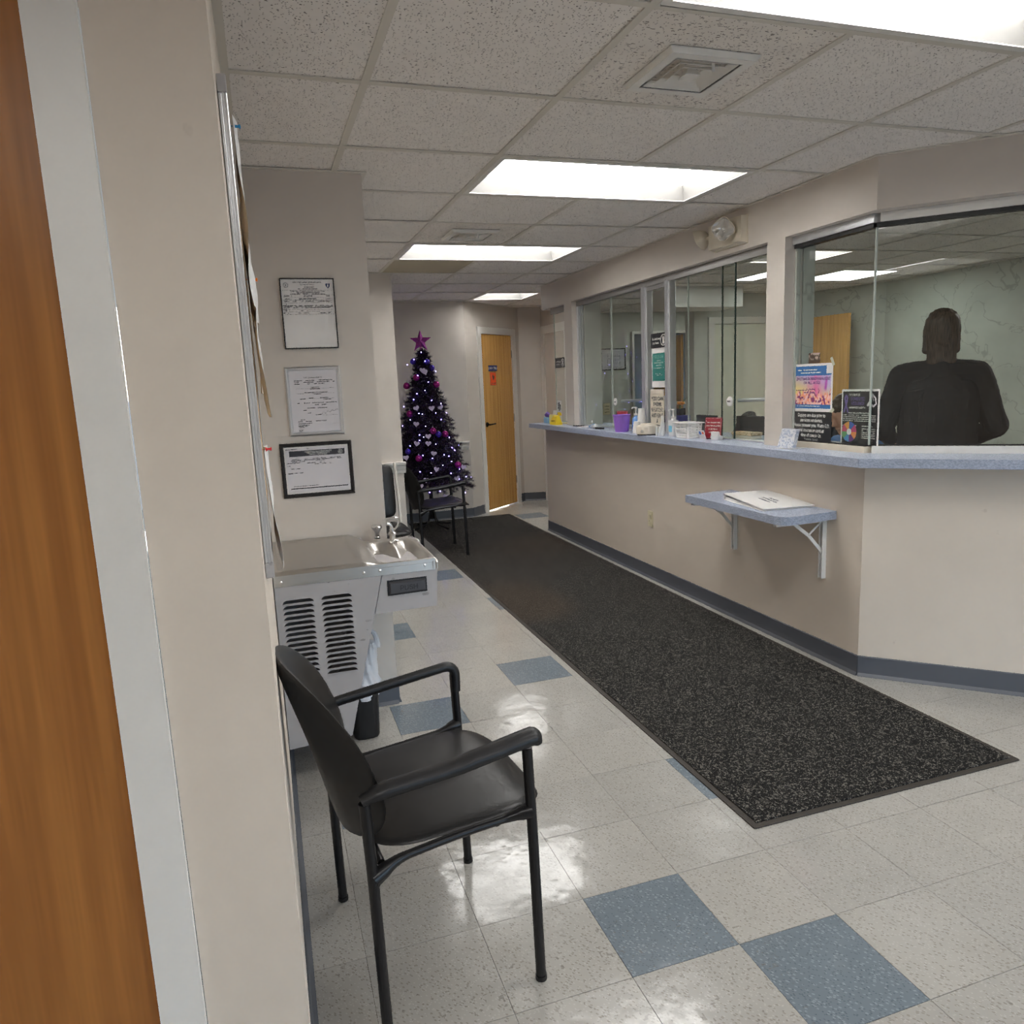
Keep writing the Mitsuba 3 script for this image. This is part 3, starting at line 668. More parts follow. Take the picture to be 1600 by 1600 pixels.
def guest_chair_parts():
    P = []
    W = .258
    P.append(('seat', pillow(lambda a, b, c: (.225 + a, b, .437 + .010 * (a / .2) + c - .030 * max(0, (a - .12) / .11) ** 2 + .006 * (b / .23) ** 2), .232, .236, 3.6, .030, hb=.020), BLACKV, 40))
    def back(a, b, c):                                   # a across, b along the height
        z = .630 + b; t = (z - .42) / .44
        x = -.026 - .116 * max(t, 0) ** 1.4 + .088 * (a / .235) ** 2 * (1 - .35 * max(t, 0)) + c
        return (x, a * (1.0 - .10 * t), z)
    P.append(('backrest', pillow(back, .250, .224, 2.5, .021, p=3.2), BLACKV, 40))
    for s in (-1, 1):
        y = s * W
        P.append(('leg', cat(tube(rounded([(0.0, y, 0), (-.006, y, .42), (-.012, y, .58)], .05), .0125, 12), cyl((0, y, 0), (0, y, .012), .0145, 12)), BLACKM, 40))
        P.append(('leg', cat(tube([(.385, y, 0), (.378, y, .40), (.372, y, .612)], .0125, 12), cyl((.385, y, 0), (.385, y, .012), .0145, 12)), BLACKM, 40))
        if s > 0:
            prof = rounded([(-.018, y, .585), (.02, y, .600), (.20, y, .622), (.378, y, .643), (.376, y, .56)], .06, 8)
            P.append(('armrest', tube(prof, .0145, 14), BLACKP, 50))
        prof = rounded([(-.018, y, .585), (.02, y, .598), (.20, y, .611), (.335, y, .632), (.392, y, .640), (.398, y, .622)], .035, 6)
        m = tube(prof, np.interp(np.linspace(0, 1, len(prof)), [0, .1, .5, .85, 1], [.012, .016, .019, .020, .013]), 14)
        c0 = m.vertices.copy(); m.vertices[:, 1] = y + (c0[:, 1] - y) * 1.4
        if s < 0: P.append(('armrest', m, BLACKP, 50))
        pr = rounded([(-.004, y, .398), (.05, y * .965, .424), (.19, y * .945, .436), (.33, y * .965, .446), (.378, y, .455)], .06, 6)
        P.append(('side_rail', tube(pr, np.interp(np.linspace(0, 1, len(pr)), [0, .12, .3, .7, .88, 1], [.019, .013, .0095, .0095, .013, .019]), 12), BLACKM, 50))
        P.append(('bolt', cat(mv(lathe([(0, 0), (.008, 0), (.007, .004), (0, .005)], 12), (.0, y * .955, .52), rx=s * PI / 2), cyl((-.004, y * .93, .52), (-.004, y, .52), .007, 8)), BLACKP, 40))
    for x, z in ((.02, .414), (.30, .428)): P.append(('cross_rail', tube([(x, -W * .90, z), (x, W * .90, z)], .009, 10), BLACKM, 40))
    return P
gparts = [(n, mikit.ply(m, mt, s)) for n, m, mt, s in guest_chair_parts()]
def guest_chair(x, y, deg, label):
    t = thing('guest_chair', label, 'chair', 'black guest chairs')
    for n, p in gparts: obj(n, p, None, t, to_world=T().translate([x, y, .0003]).rotate([0, 0, 1], deg))
    return t
guest_chair(-.618, -.006, 5.5, 'black vinyl armchair in the foreground standing against the left wall')
guest_chair(.452, 4.635, -1.5, 'black vinyl armchair in front of the purple Christmas tree')

t = thing('side_chair', 'armless dark chair with a white frame beside the wall corner behind the fountain', 'chair')
f = lambda m: mv(m, (0.0, 3.98, .0003))
obj('backrest', f(pillow(lambda a, b, c: (a, .06 + c + .16 * (b / .21) * .2, .665 + b), .185, .205, 7, .022)), BLACKV, t, 40)
obj('seat', f(pillow(lambda a, b, c: (a, -.20 + b, .405 + c), .225, .235, 6, .042)), BLACKV, t, 40)
FR = mat('white_frame', (.72, .68, .62), .3)
for s in (-1, 1):
    obj('back_post', f(tube([(s * .205, .10, .88), (s * .215, .045, .45), (s * .215, .04, .40)], .0125, 10)), FR, t, 40)
    obj('leg', f(tube(rounded([(s * .215, .045, .44), (s * .225, .06, .25), (s * .23, .09, 0)], .1), .0115, 10)), CHROME, t, 40)
    obj('leg', f(tube(rounded([(s * .235, -.40, .36), (s * .255, -.435, .35), (s * .255, -.44, 0)], .04), .0115, 10)), CHROME, t, 40)
    obj('side_rail', f(tube([(s * .215, .045, .36), (s * .235, -.42, .352)], .010, 8)), CHROME, t, 40)

# ------------------------------------------------------------------ drinking fountain
t = thing('drinking_fountain', 'grey enamel drinking fountain with a steel top on the left wall', 'drinking fountain')
YA, YB = .966, 1.553
def xz(poly, y0, y1):
    m = prism(poly, 0, y1 - y0); M = np.eye(4); M[:3, 0] = [1, 0, 0]; M[:3, 1] = [0, 0, 1]; M[:3, 2] = [0, 1, 0]; M[:3, 3] = [0, y0, 0]
    m.apply_transform(M); m.invert(); return m
outline = Polygon([(XL + .003, .145), (-.524, .158), (-.3700, .768), (XL + .003, .768)])
slots, lips = [], []
for xa, xb in ((-.731, -.621), (-.595, -.484)):
    for r in range(15):
        z = .7115 - r * .0204; sl = .010
        slots.append([(xa, z - .0105), (xb, z - .0105), (xb - sl * .5, z - .003), (xb - sl * 1.4, z + .0015), (xa + sl * 1.4, z + .0015), (xa + sl * .5, z - .003)])
        lip = [(xa - .001, YA, z - .0130), (xb + .001, YA, z - .0130), (xb, YA, z - .0103), (xa, YA, z - .0103), (xa + .006, YA - .005, z - .0116), (xb - .006, YA - .005, z - .0116), (xb - .006, YA - .005, z - .0104), (xa + .006, YA - .005, z - .0104)]
        lips.append(trimesh.convex.convex_hull(np.array(lip)))
obj('cabinet', cat(xz(outline.difference(outline.buffer(-.003)), YA + .0018, YB), xz(outline, YB - .003, YB)), GREYP, t)
cs = m3.CrossSection([list(outline.exterior.coords)[:-1]] + slots, m3.FillRule.EvenOdd).extrude(.0018)
pm = man_mesh(cs); pv = pm.vertices.copy(); pm.vertices = np.stack([pv[:, 0], YA + pv[:, 2], pv[:, 1]], 1); pm.invert()
obj('side_panel', pm, GREYP, t)
for m in lips: obj('louvre', m, GREYP, t)
obj('basin_housing', xz([(-.4045, .62), (-.168, .622), (-.158, .768), (-.3675, .768)], YA + .001, 1.44), GREYP, t); plabel(t + '__basin_housing', 'projecting housing with the push bar')
obj('skirt', cat(bx(XL + .003, -.165, YA - .004, YA, .766, .808), bx(-.158, -.1535, YA + .012, 1.43, .764, .800),
    tube([(-.172, YA + .010, .766), (-.172, YA + .010, .800)], .0150, 14)), STEEL, t, 40)
for x, z in ((-.728, .783), (-.435, .784), (-.375, .785), (-.205, .786)):
    obj('screw', mv(lathe([(0, 0), (.0058, 0), (.005, .003), (.002, .0042), (0, .0042)], 14), (x, YA - .004, z), rx=PI / 2), CHROME, t)
# steel top: raised deck, S-shaped step and sunken basin in one sheet
nx, ny = 110, 84
xs, ys = np.linspace(XL + .003, -.152, nx), np.linspace(YA - .005, YB, ny)
X_, Y_ = np.meshgrid(xs, ys, indexing='ij')
def ss(a, b, v): q = np.clip((v - a) / (b - a), 0, 1); return q * q * (3 - 2 * q)
Ym = np.where(X_ > -.41, YA - .005 + (Y_ - YA + .005) * (1 - .22 * ss(-.42, -.36, X_)), Y_)
Z_ = .8205 - .012 * ss(-.435, -.375, X_)
Z_ += .0035 * (ss(-.735, -.728, X_) * (1 - ss(-.455, -.448, X_)) * ss(YA + .035, YA + .042, Ym) * (1 - ss(1.515, 1.522, Ym))) * -1
ix, iy = (X_ + .276) / .106, (Ym - 1.197) / .217
d_ = np.maximum(np.abs(ix), np.abs(iy)); d_ = (np.abs(ix) ** 6 + np.abs(iy) ** 6) ** (1 / 6)
bowl = 1 - ss(.70, 1.0, d_)
ridge = ss(1.14, 1.40, Ym) * np.clip(1.15 - np.abs(X_ + .262) / (.004 + .045 * ss(1.10, 1.40, Ym)), 0, 1)
Z_ -= (.040 + .016 * ss(1.35, 1.05, Ym)) * bowl * (1 - .9 * ridge)
Z_ -= .014 * ss(.0, 1, np.clip(np.maximum((YA + .008 - Ym) / .012, (X_ + .160) / .008), 0, 1))
V_ = np.stack([X_, Ym, Z_], -1).reshape(-1, 3); q = []
for i in range(nx - 1):
    for j in range(ny - 1):
        a = i * ny + j; q += [[a, a + ny, a + ny + 1], [a, a + ny + 1, a + 1]]
obj('steel_top', trimesh.Trimesh(V_, q, process=False), STEEL_B, t, True)
obj('under_top', cat(bx(XL + .004, -.372, YA + .004, YB - .002, .767, .802), bx(-.372, -.160, YA + .006, 1.425, .72, .735)), GREYP, t)
obj('drain', mv(lathe([(0, 0), (.017, 0), (.019, .002), (.016, .0035), (.010, .002), (0, .002)], 20), (-.278, 1.10, .7475)), CHROME, t, 40)
btn = t + '__push_bar'
obj('bezel', xz([(-.352, .684), (-.203, .686), (-.203, .742), (-.352, .742)], YA - .004, YA + .002), BLACKP, t)
bk = obj('push_bar', trimesh.convex.convex_hull(np.array([(x, y, z) for x, y, z in [(-.348, YA - .003, .688), (-.207, YA - .003, .690), (-.207, YA - .003, .738), (-.348, YA - .003, .738), (-.342, YA - .015, .695), (-.213, YA - .015, .697), (-.213, YA - .015, .731), (-.342, YA - .015, .731)]])), BTN, t)
pf = F((-.277, YA - .0150, .7125), (1, 0, 0)); obj('lettering', pf(text('PUSH', .0185, .0010, True, (0.004, 0, 0))), BTN_T, bk)
for nm, bxx, byy, up in (('bubbler', -.258, 1.375, .0), ('bubbler', -.31, 1.47, .0)):
    if up == 0 and byy < 1.4:
        key = obj('bubbler', mv(lathe([(0, 0), (.022, 0), (.022, .008), (.014, .012), (.013, .03), (.018, .034), (.018, .040), (.012, .046), (.011, .060), (0, .060)], 20), (bxx, byy, .803)), CHROME, t, 40)
        arc = rounded([(bxx + .010, byy, .856), (bxx + .030, byy - .002, .880), (bxx + .026, byy - .003, .905), (bxx - .004, byy - .005, .914), (bxx - .036, byy - .006, .902)], .03, 6)
        m = tube(arc, np.interp(np.linspace(0, 1, len(arc)), [0, .35, .65, 1], [.0035, .006, .013, .003]), 12)
        hi_ = m.vertices[:, 2] > .893; m.vertices[hi_, 2] = .906 + (m.vertices[hi_, 2] - .906) * .45
        obj('mouth_guard', m, CHROME, key, 60)
        obj('spout', tube(rounded([(bxx, byy, .858), (bxx - .006, byy - .002, .882), (bxx - .022, byy - .004, .886)], .012), .008, 10), CHROME, key, 40)
    else:
        key = obj('glass_filler', mv(lathe([(0, 0), (.014, 0), (.014, .006), (.009, .010), (.009, .028), (.022, .046), (.024, .052), (.020, .056), (0, .054)], 22), (bxx, byy, .8065)), CHROME, t, 40)

t = thing('waste_bin', 'small black bin lined with a white plastic bag under the drinking fountain', 'bin')
def taper(x0, x1, y0, y1, z0, z1, k, n=4.5):
    """A tapered tub with rounded corners, open at the top."""
    th = np.arange(40) * 2 * PI / 40; cx, cy, hx, hy = (x0 + x1) / 2, (y0 + y1) / 2, (x1 - x0) / 2, (y1 - y0) / 2
    sq = lambda a: np.sign(a) * np.abs(a) ** (2 / n)
    L = lambda s, z: np.stack([cx + hx * s * sq(np.cos(th)), cy + hy * s * sq(np.sin(th)), np.full(40, z)], 1)
    loops = [L(.001, z0), L(k * .93, z0), L(k, z0 + .01), L(1, z1), L(.96, z1), L(k * .95, z0 + .012), L(.001, z0 + .012)]
    v = np.vstack(loops); q = []
    for i in range(len(loops) - 1):
        for j in range(40):
            k2 = (j + 1) % 40; q += [[i * 40 + j, i * 40 + k2, (i + 1) * 40 + k2], [i * 40 + j, (i + 1) * 40 + k2, (i + 1) * 40 + j]]
    return trimesh.Trimesh(v, q, process=False)
obj('tub', taper(-.503, -.378, 1.22, 1.46, .0003, .225, .90), BLACKP, t, 40)
prof = [(.122, .175), (.128, .20), (.124, .235), (.100, .262), (.080, .30), (.066, .34), (.052, .375), (.030, .392), (.001, .395)]
m = lathe(prof, 44).subdivide()
vn = m.vertices; an = np.arctan2(vn[:, 1], vn[:, 0]); rr = 1 + .07 * np.sin(9 * an + 5 * vn[:, 2] * 20) * (vn[:, 2] > .19) + .10 * (meshkit.noise(vn * 26, 3) - .5)
m.vertices[:, :2] *= rr[:, None] * .92; m.vertices[:, 0] *= .58; m.vertices[:, 0] += .26 * np.clip(m.vertices[:, 2] - .22, 0, 1); m.apply_translation([-.434, 1.33, 0])
bag = obj('bag', m, BAG, t, 60)
obj('handle', tube(np.array([(-.388 + .026 * math.cos(a), 1.33 + .02 * math.sin(a), .385 + .05 * math.sin(a)) for a in np.linspace(-.4, PI + .4, 14)]), np.interp(np.linspace(0, 1, 14), [0, .5, 1], [.013, .008, .013]), 8), BAG, bag, 40)

# ------------------------------------------------------------------ framed certificates
CF = F((0, 1.56, 0), (1, 0, 0))
def doc(x0, x1, z0, z1, rows, seed):
    """Lines of small print: rows = (height fraction from the top, left, right, size)."""
    out = []
    for i, (fy, a, b, h) in enumerate(rows):
        out.append(greek(x0 + (x1 - x0) * a, x0 + (x1 - x0) * b, z1 - (z1 - z0) * fy, h, seed + i))
    return cat(*out)
t = thing('framed_certificate', 'white inspection certificate in a thin black frame, topmost of three', 'certificate')
x0, x1, z0, z1 = -.621, -.402, 1.629, 1.914
obj('frame', CF(ring(x0, x1, z0, z1, .004, .001, .016)), BLACKP, t)
obj('sheet', CF(bx(x0 + .003, x1 - .003, z0 + .003, z1 - .003, .001, .011)), PAPER, t)
L = lambda m: mv(m, (0, 0, .011))
xc = (x0 + x1) / 2
pr = [L(text('City of Worcester, Massachusetts', .0052, .0004, True, (xc, z1 - .016, 0))), L(text('Inspectional Services', .0042, .0004, True, (xc, z1 - .025, 0))), L(text('One Year Certificate of Inspection', .0062, .0004, True, (xc, z1 - .052, 0)))]
rows = [(.125, .40, .62, .0028), (.15, .33, .68, .003), (.205, .30, .72, .003), (.222, .18, .82, .003), (.25, .06, .16, .003), (.25, .42, .58, .004), (.25, .84, .95, .003), (.29, .08, .17, .003), (.29, .33, .70, .004), (.29, .82, .96, .003),
        (.325, .06, .28, .003), (.325, .38, .60, .003), (.325, .68, .9, .003), (.365, .03, .10, .003), (.385, .03, .95, .003), (.40, .03, .95, .003), (.415, .03, .90, .003), (.44, .03, .10, .004), (.455, .35, .47, .003), (.455, .03, .1, .003), (.49, .03, .12, .003), (.49, .3, .36, .003), (.49, .4, .5, .003), (.49, .7, .8, .003), (.49, .85, .97, .003)]
pr.append(L(doc(x0, x1, z0, z1, rows, 40)))
for fy in (.17, .235, .27, .305, .315, .345, .44, .47, .51):
    pr.append(L(bx(x0 + .008, x1 - .008, z1 - fy * .285 - .0004, z1 - fy * .285 + .0004, 0, .0004)))
for fx, a, b in ((.2, .235, .305), (.78, .235, .305), (.36, .315, .345), (.66, .315, .345), (.14, .44, .51), (.68, .44, .51), (.82, .44, .51)):
    pr.append(L(bx(x0 + fx * .22 - .0003, x0 + fx * .22 + .0003, z1 - b * .285, z1 - a * .285, 0, .0004)))
obj('print', CF(cat(*pr)), INK, t)
obj('seal', CF(cat(mv(prism(Point(0, 0).buffer(.0105).difference(Point(0, 0).buffer(.0085)), 0, .0004), (x0 + .024, z1 - .028, .011)), mv(prism(Point(0, 0).buffer(.003), 0, .0004), (x0 + .024, z1 - .028, .011)), mv(prism(Point(0, 0).buffer(.0068).difference(Point(0, 0).buffer(.0058)), 0, .0004), (x0 + .024, z1 - .028, .011)))), INKG, t)
sh = Polygon([(-.009, .008), (.009, .008), (.008, -.002), (0, -.012), (-.008, -.002)])
obj('shield', CF(cat(mv(prism(sh.difference(Polygon([(-.003, .004), (.003, .004), (.0025, -.005), (-.0025, -.005)])), 0, .0004), (x1 - .026, z1 - .030, .011)))), NAVY, t)

t = thing('framed_certificate', 'signed letter in a silver frame, middle one of three', 'certificate')
x0, x1, z0, z1 = -.634, -.406, 1.266, 1.556
obj('frame', CF(mv(bevel_ring(x0, x1, z0, z1, .017, .016), (0, 0, .001))), ALU, t)
obj('sheet', CF(bx(x0 + .014, x1 - .014, z0 + .014, z1 - .014, .001, .006)), PAPER2, t)
L = lambda m: mv(m, (0, 0, .006)); xc = (x0 + x1) / 2
rows = [(.20, .16, .90, .0032), (.225, .16, .90, .0032), (.25, .16, .70, .0032), (.30, .45, .60, .003), (.325, .44, .62, .003), (.375, .32, .75, .003), (.40, .44, .62, .003), (.465, .16, .34, .003), (.455, .36, .48, .003), (.455, .6, .75, .003), (.48, .66, .8, .003), (.525, .18, .90, .003), (.555, .5, .58, .004), (.555, .62, .7, .004), (.60, .28, .72, .003), (.63, .28, .36, .003), (.67, .28, .42, .003), (.70, .5, .6, .003),
        (.765, .18, .30, .003), (.79, .17, .68, .003), (.82, .17, .42, .003), (.845, .17, .38, .003), (.86, .17, .33, .003), (.875, .17, .28, .003), (.915, .17, .26, .003), (.93, .17, .23, .003)]
pr = [L(text('THE COMMONWEALTH', .0050, .0004, True, (xc, z1 - .047, 0))), L(doc(x0, x1, z0, z1, rows, 90))]
for fy, a, b in ((.318, .18, .88), (.388, .18, .88), (.462, .36, .86), (.712, .62, .9)): pr.append(L(bx(x0 + .228 * a, x0 + .228 * b, z1 - fy * .29 - .0003, z1 - fy * .29 + .0003, 0, .0004)))
sig = [(x0 + .228 * (.58 + .34 * s), z1 - .29 * (.685 - .05 * s + .018 * math.sin(26 * s) * (1 - .5 * s)), .0062) for s in np.linspace(0, 1, 40)]
pr.append(tube(sig, .0006, 5))
obj('print', CF(cat(*pr)), INK, t)

t = thing('framed_certificate', 'landscape licence in a broad black frame, lowest of three', 'certificate')
x0, x1, z0, z1 = -.682, -.382, 1.004, 1.237
f3 = lambda m: CF(mv(m, (0, 0, 0)))
obj('frame', CF(mv(bevel_ring(x0, x1, z0, z1, .016, .018), (0, 0, .001))), BLACKP, t)
obj('mount', CF(bx(x0 + .014, x1 - .014, z0 + .014, z1 - .014, .001, .006)), WHITE, t)
obj('sheet', CF(bx(x0 + .021, x1 - .019, z0 + .020, z1 - .021, .001, .0066)), PAPER2, t)
L = lambda m: mv(m, (0, 0, .0066)); xa, xb, zt, zb = x0 + .021, x1 - .019, z1 - .021, z0 + .020
obj('banner', CF(bx(xa + .016, xb - .012, zt - .036, zt - .012, .006, .0071)), INK, t)
xm = (xa + xb) / 2 + .006
obj('lettering', CF(cat(*[text(s, .0042, .0004, True, (xm, zt - .018 - i * .0064, .0071)) for i, s in enumerate(('COMMONWEALTH OF MASSACHUSETTS', 'DEPARTMENT OF PUBLIC HEALTH', 'MEDICAL CLINIC LICENCE'))], mv(prism(Point(0, 0).buffer(.0095).difference(Point(0, 0).buffer(.0078)), 0, .0004), (xb - .030, zt - .024, .0071)), mv(prism(Point(0, 0).buffer(.0045).difference(Point(0, 0).buffer(.003)), 0, .0004), (xb - .030, zt - .024, .0071)))), SIGNW, t)
rows = [(.25, .10, .88, .0028), (.275, .08, .90, .0028), (.30, .10, .30, .0028), (.30, .42, .62, .0028), (.33, .02, .22, .0028), (.345, .28, .62, .003), (.375, .46, .52, .0028), (.375, .58, .64, .0028), (.375, .7, .74, .0028), (.39, .02, .07, .003), (.44, .02, .08, .0028), (.46, .02, .22, .003), (.56, .02, .12, .004), (.555, .12, .36, .0028), (.855, .04, .5, .0024)]
obj('print', CF(cat(L(doc(xa, xb, zb, zt, rows, 140)), L(bx(xa + .012, xb - .008, zb + .0165, zb + .0205, 0, .0004)), L(greek(xa + .003, xa + .05, zt - .005, .003, 7, fill=.7)), L(greek(xa + .09, xa + .10, zt - .005, .003, 9)))), INK, t)

# ------------------------------------------------------------------ cork board on the left wall
t = thing('cork_board', 'aluminium framed cork board on the left wall seen edge on', 'notice board')
KY0, KY1, KZ0, KZ1 = -.25, .95, 1.09, 2.01
kf = F((XL, KY1, 0), (0, -1, 0)); kf = F((XL, KY0, 0), (0, 1, 0)); # X along y; Z would point to -x, so build directly
xo = XL + .0165
for a in ((KY0, KY0 + .020, KZ0 + .03, KZ1 - .03), (KY1 - .020, KY1, KZ0, KZ1)):
    obj('frame_rail', cat(bx(XL + .001, XL + .0075, a[0], a[1], a[2], a[3], .0015), bx(XL + .0075, XL + .012, a[0] + .002, a[1], a[2], a[3]), bx(XL + .012, xo, a[0], a[1], a[2], a[3], .0012)), ALU, t)
for z in (KZ0, KZ1 - .020): obj('frame_rail', bx(XL + .001, xo, KY0 + .02, KY1 - .02, z, z + .020, .002), ALU, t)
for z in (KZ0, KZ1 - .030):
    obj('corner_cap', bx(XL + .001, xo + .0006, KY0 - .0015, KY0 + .021, z, z + .030, .001), GREYP, t)
obj('cork_panel', bx(XL + .002, XL + .011, KY0 + .018, KY1 - .018, KZ0 + .018, KZ1 - .018), CORK, t)
xp = XL + .0115
def sheet(y0, y1, z0, z1, base, seed, amp=.004, curl=.0):
    n, mz = 14, 26; Yg, Zg = np.meshgrid(np.linspace(y0, y1, n), np.linspace(z0, z1, mz), indexing='ij')
    w = meshkit.noise(np.stack([Yg * 16, Zg * 9, Yg * 0 + seed], -1), seed)
    s = (z1 - Zg) / (z1 - z0)
    Xg = base + amp * w + curl * s ** 2
    v = np.stack([Xg, Yg, Zg], -1).reshape(-1, 3); q = []
    for i in range(n - 1):
        for j in range(mz - 1): a = i * mz + j; q += [[a, a + 1, a + mz + 1], [a, a + mz + 1, a + mz]]
    v2 = v + [-.0004, 0, 0]; q = np.array(q)
    return trimesh.Trimesh(np.vstack([v, v2]), np.vstack([q, q[:, ::-1] + len(v)]), process=False)
for lab, a in (('large white notice pinned at the top of the cork board', (-.17, .42, 1.62, 1.97, xp + .003, 3, .020, .004)), ('crumpled white sheet pinned below the orange pin', (-.10, .16, 1.40, 1.69, xp + .010, 5, .016, .008)),
               ('white notice pinned at the far top of the cork board', (.46, .90, 1.45, 1.90, xp + .004, 8, .020, .008)), ('printed sheet hanging low on the cork board under the red pin', (-.08, .20, 1.06, 1.325, xp + .004, 11, .014, .012))):
    tag(obj('pinned_sheet', sheet(*a), PAPER), lab, 'paper')
def pin(y, z, x, c, name):
    m = mv(lathe([(0, 0), (.0045, 0), (.0045, .002), (.0025, .004), (.0025, .009), (.0040, .011), (.0040, .013), (0, .0135)], 12), (x, y, z), ry=PI / 2)
    m = cat(m, cyl((XL + .006, y, z), (x + .002, y, z), .0007, 6))
    tag(obj('push_pin', m, mat('pin_' + name, c, .3), smooth=40), f'{name} push pin stuck in the cork board', 'pin')
pin(-.15, 1.955, xp + .010, (.02, .20, .42), 'blue'); pin(.05, 1.70, xp + .016, (.75, .20, .03), 'orange'); pin(.02, 1.325, xp + .011, (.65, .04, .05), 'red'); pin(.70, 1.60, xp + .014, (.7, .68, .62), 'white')

# ------------------------------------------------------------------ runner mat
t = thing('floor_mat', 'long dark grey ribbed runner mat along the reception counter', 'mat')
bd = Polygon([(MATX0, MATY0), (MATX1, MATY0), (MATX1, MATY1), (MATX0, MATY1)]).buffer(-.006).buffer(.006)
e_ = .022
obj('border', cat(prism(bd.difference(sbox(MATX0 + e_, MATY0 + e_, MATX1 - e_, MATY1 - e_)), .0004, .0045), bx(MATX0 + .01, MATX1 - .01, MATY0 + .01, MATY1 - .01, .0004, .003)), RUBBER, t)
n = int((MATX1 - MATX0 - 2 * e_) / .0042); xs = np.linspace(MATX0 + e_, MATX1 - e_, n); zs = .0078 + .0018 * (np.arange(n) % 2)
yb = np.array([MATY0 + e_, MATY0 + e_, MATY1 - e_, MATY1 - e_]); zz = np.stack([np.full(n, .003), zs, zs, np.full(n, .003)], 1)
v = np.stack([np.repeat(xs[:, None], 4, 1), np.repeat(yb[None], n, 0), zz], -1).reshape(-1, 3); q = []
for i in range(n - 1):
    for j in range(3): a = i * 4 + j; q += [[a, a + 4, a + 5], [a, a + 5, a + 1]]
obj('pile', trimesh.Trimesh(v, q, process=False), PILE, t)

# ------------------------------------------------------------------ folding shelf, binder, outlet, emergency lamp
t = thing('wall_shelf', 'small blue grey folding shelf on two white brackets under the worktop', 'shelf')
zt = .775
sh = Polygon([(XW - .0005, 1.140), (1.60, 1.118), (1.56, 1.120), (1.535, 1.140), (1.524, 1.175), (1.527, 1.97), (XW - .0005, 2.005)])
obj('board', prism(sh, zt - .0385, zt), LAMINATE, t)
xy = np.array(sh.exterior.coords)[:-1]
obj('edge_strip', prism(sh.buffer(.0022, join_style=2).difference(sh.buffer(.0002)).difference(sbox(XW - .002, 1, 2, 2.1)), zt - .040, zt + .0004), LAMINATE, t)
for y in (1.215, 1.955):
    k = obj('bracket', cat(bx(XW - .026, XW - .0005, y - .013, y - .009, .425, zt - .040), bx(XW - .026, XW - .0005, y + .009, y + .013, .425, zt - .040), bx(XW - .004, XW - .0005, y - .013, y + .013, .425, zt - .040),
        bx(1.56, XW - .0005, y - .013, y - .010, zt - .062, zt - .040), bx(1.56, XW - .0005, y + .010, y + .013, zt - .062, zt - .040), bx(1.56, XW - .0005, y - .013, y + .013, zt - .043, zt - .0392)), WHITEP, t)
    def strut(a, b, w=.0085):
        a, b = np.array(a), np.array(b); L = np.linalg.norm(b - a); m = bx(0, L, -.0035, .0035, -w, w, .001)
        ang = math.atan2(b[1] - a[1], b[0] - a[0]); return mv(mv(m, ry=-ang), (a[0], y, a[1]))
    obj('strut', cat(strut((1.665, zt - .055), (1.758, .648)), strut((1.752, .655), (XW - .016, .558)), strut((1.752, .650), (XW - .020, zt - .060), .0045)), WHITEP, k)
    obj('rivet', cat(*[cyl((x, y - .006, z), (x, y + .006, z), .005, 10) for x, z in ((1.754, .651), (XW - .016, .560))]), CHROME, k)
t = thing('ring_binder', 'white ring binder lying on the small folding shelf', 'binder')
bf = F((1.515, 1.30, zt + .0005), (1, 0, 0), (0, 1, 0))
rot = math.radians(-6)
ff = lambda m: mv(mv(m, rz=rot), (1.557, 1.305, zt + .0006))
obj('back_cover', ff(bx(0, .285, 0, .40, 0, .0035, .001)), WHITEP, t)
def wedge(z0, z1, th=.0035):
    v = [(0, 0, z0), (.285, 0, z0), (.285, .40, z1), (0, .40, z1), (0, 0, z0 + th), (.285, 0, z0 + th), (.285, .40, z1 + th), (0, .40, z1 + th)]
    return trimesh.convex.convex_hull(np.array(v))
obj('front_cover', ff(wedge(.008, .034)), WHITEP, t)
obj('spine', ff(bx(0, .285, .3965, .400, .0035, .0340)), WHITEP, t)
obj('pages', ff(trimesh.convex.convex_hull(np.array([(x, y, z) for x in (.008, .277) for y, z in ((.02, .0035), (.39, .0035), (.02, .0062), (.39, .020))]))), PAPER, t)
obj('ring', cat(*[ff(mv(trimesh.creation.torus(.011, .0013, 20, 6), (x, .375, .0185), ry=PI / 2)) for x in (.06, .14, .22)]), CHROME, t)
tf = F(ff(ball((.0, .0, 0), .001)).centroid, (math.cos(rot + PI / 2) * -1, math.sin(rot + PI / 2) * -1, 0), (math.cos(rot), math.sin(rot), 0))
slope = lambda m: m
lt = []
for i, s in enumerate(('PATIENT', 'INFORMATION', 'HANDBOOK')):
    m = text(s, .0135, .0006, True, (0, 0, 0)); m.apply_transform(np.array([[0, 1, 0, 0], [-1, 0, 0, 0], [0, 0, 1, 0], [0, 0, 0, 1.0]]))   # reads along -y
    m.apply_translation([.165 - i * .026, .175, 0]); m.vertices[:, 2] += .0116 + .026 * m.vertices[:, 1] / .40; lt.append(ff(m))
obj('lettering', cat(*lt), INKG, t)

t = thing('power_outlet', 'ivory double power outlet low on the counter front', 'outlet')
of = F((XW, 2.992, .444), (0, -1, 0))
obj('cover_plate', of(trimesh.convex.convex_hull(np.array([(x * .035, y * .057, .0002) for x in (-1, 1) for y in (-1, 1)] + [(x * .033, y * .055, .0055) for x in (-1, 1) for y in (-1, 1)]))), IVORY, t)
for s in (-1, 1):
    k = obj('socket', of(mv(prism(Point(0, 0).buffer(.0165).intersection(sbox(-.02, -.0135, .02, .0135)), .005, .0072), (0, s * .0195, 0))), IVORY, t)
    obj('slot', of(cat(bx(-.0075, -.0055, s * .0195 - .001, s * .0195 + .007, .0065, .0076), bx(.0055, .0075, s * .0195 - .001, s * .0195 + .006, .0065, .0076), mv(prism(Point(0, 0).buffer(.0025), .0065, .0076), (0, s * .0195 - .0075, 0)))), BLACKP, k)  # raised black pieces stand for the shade inside the open socket holes
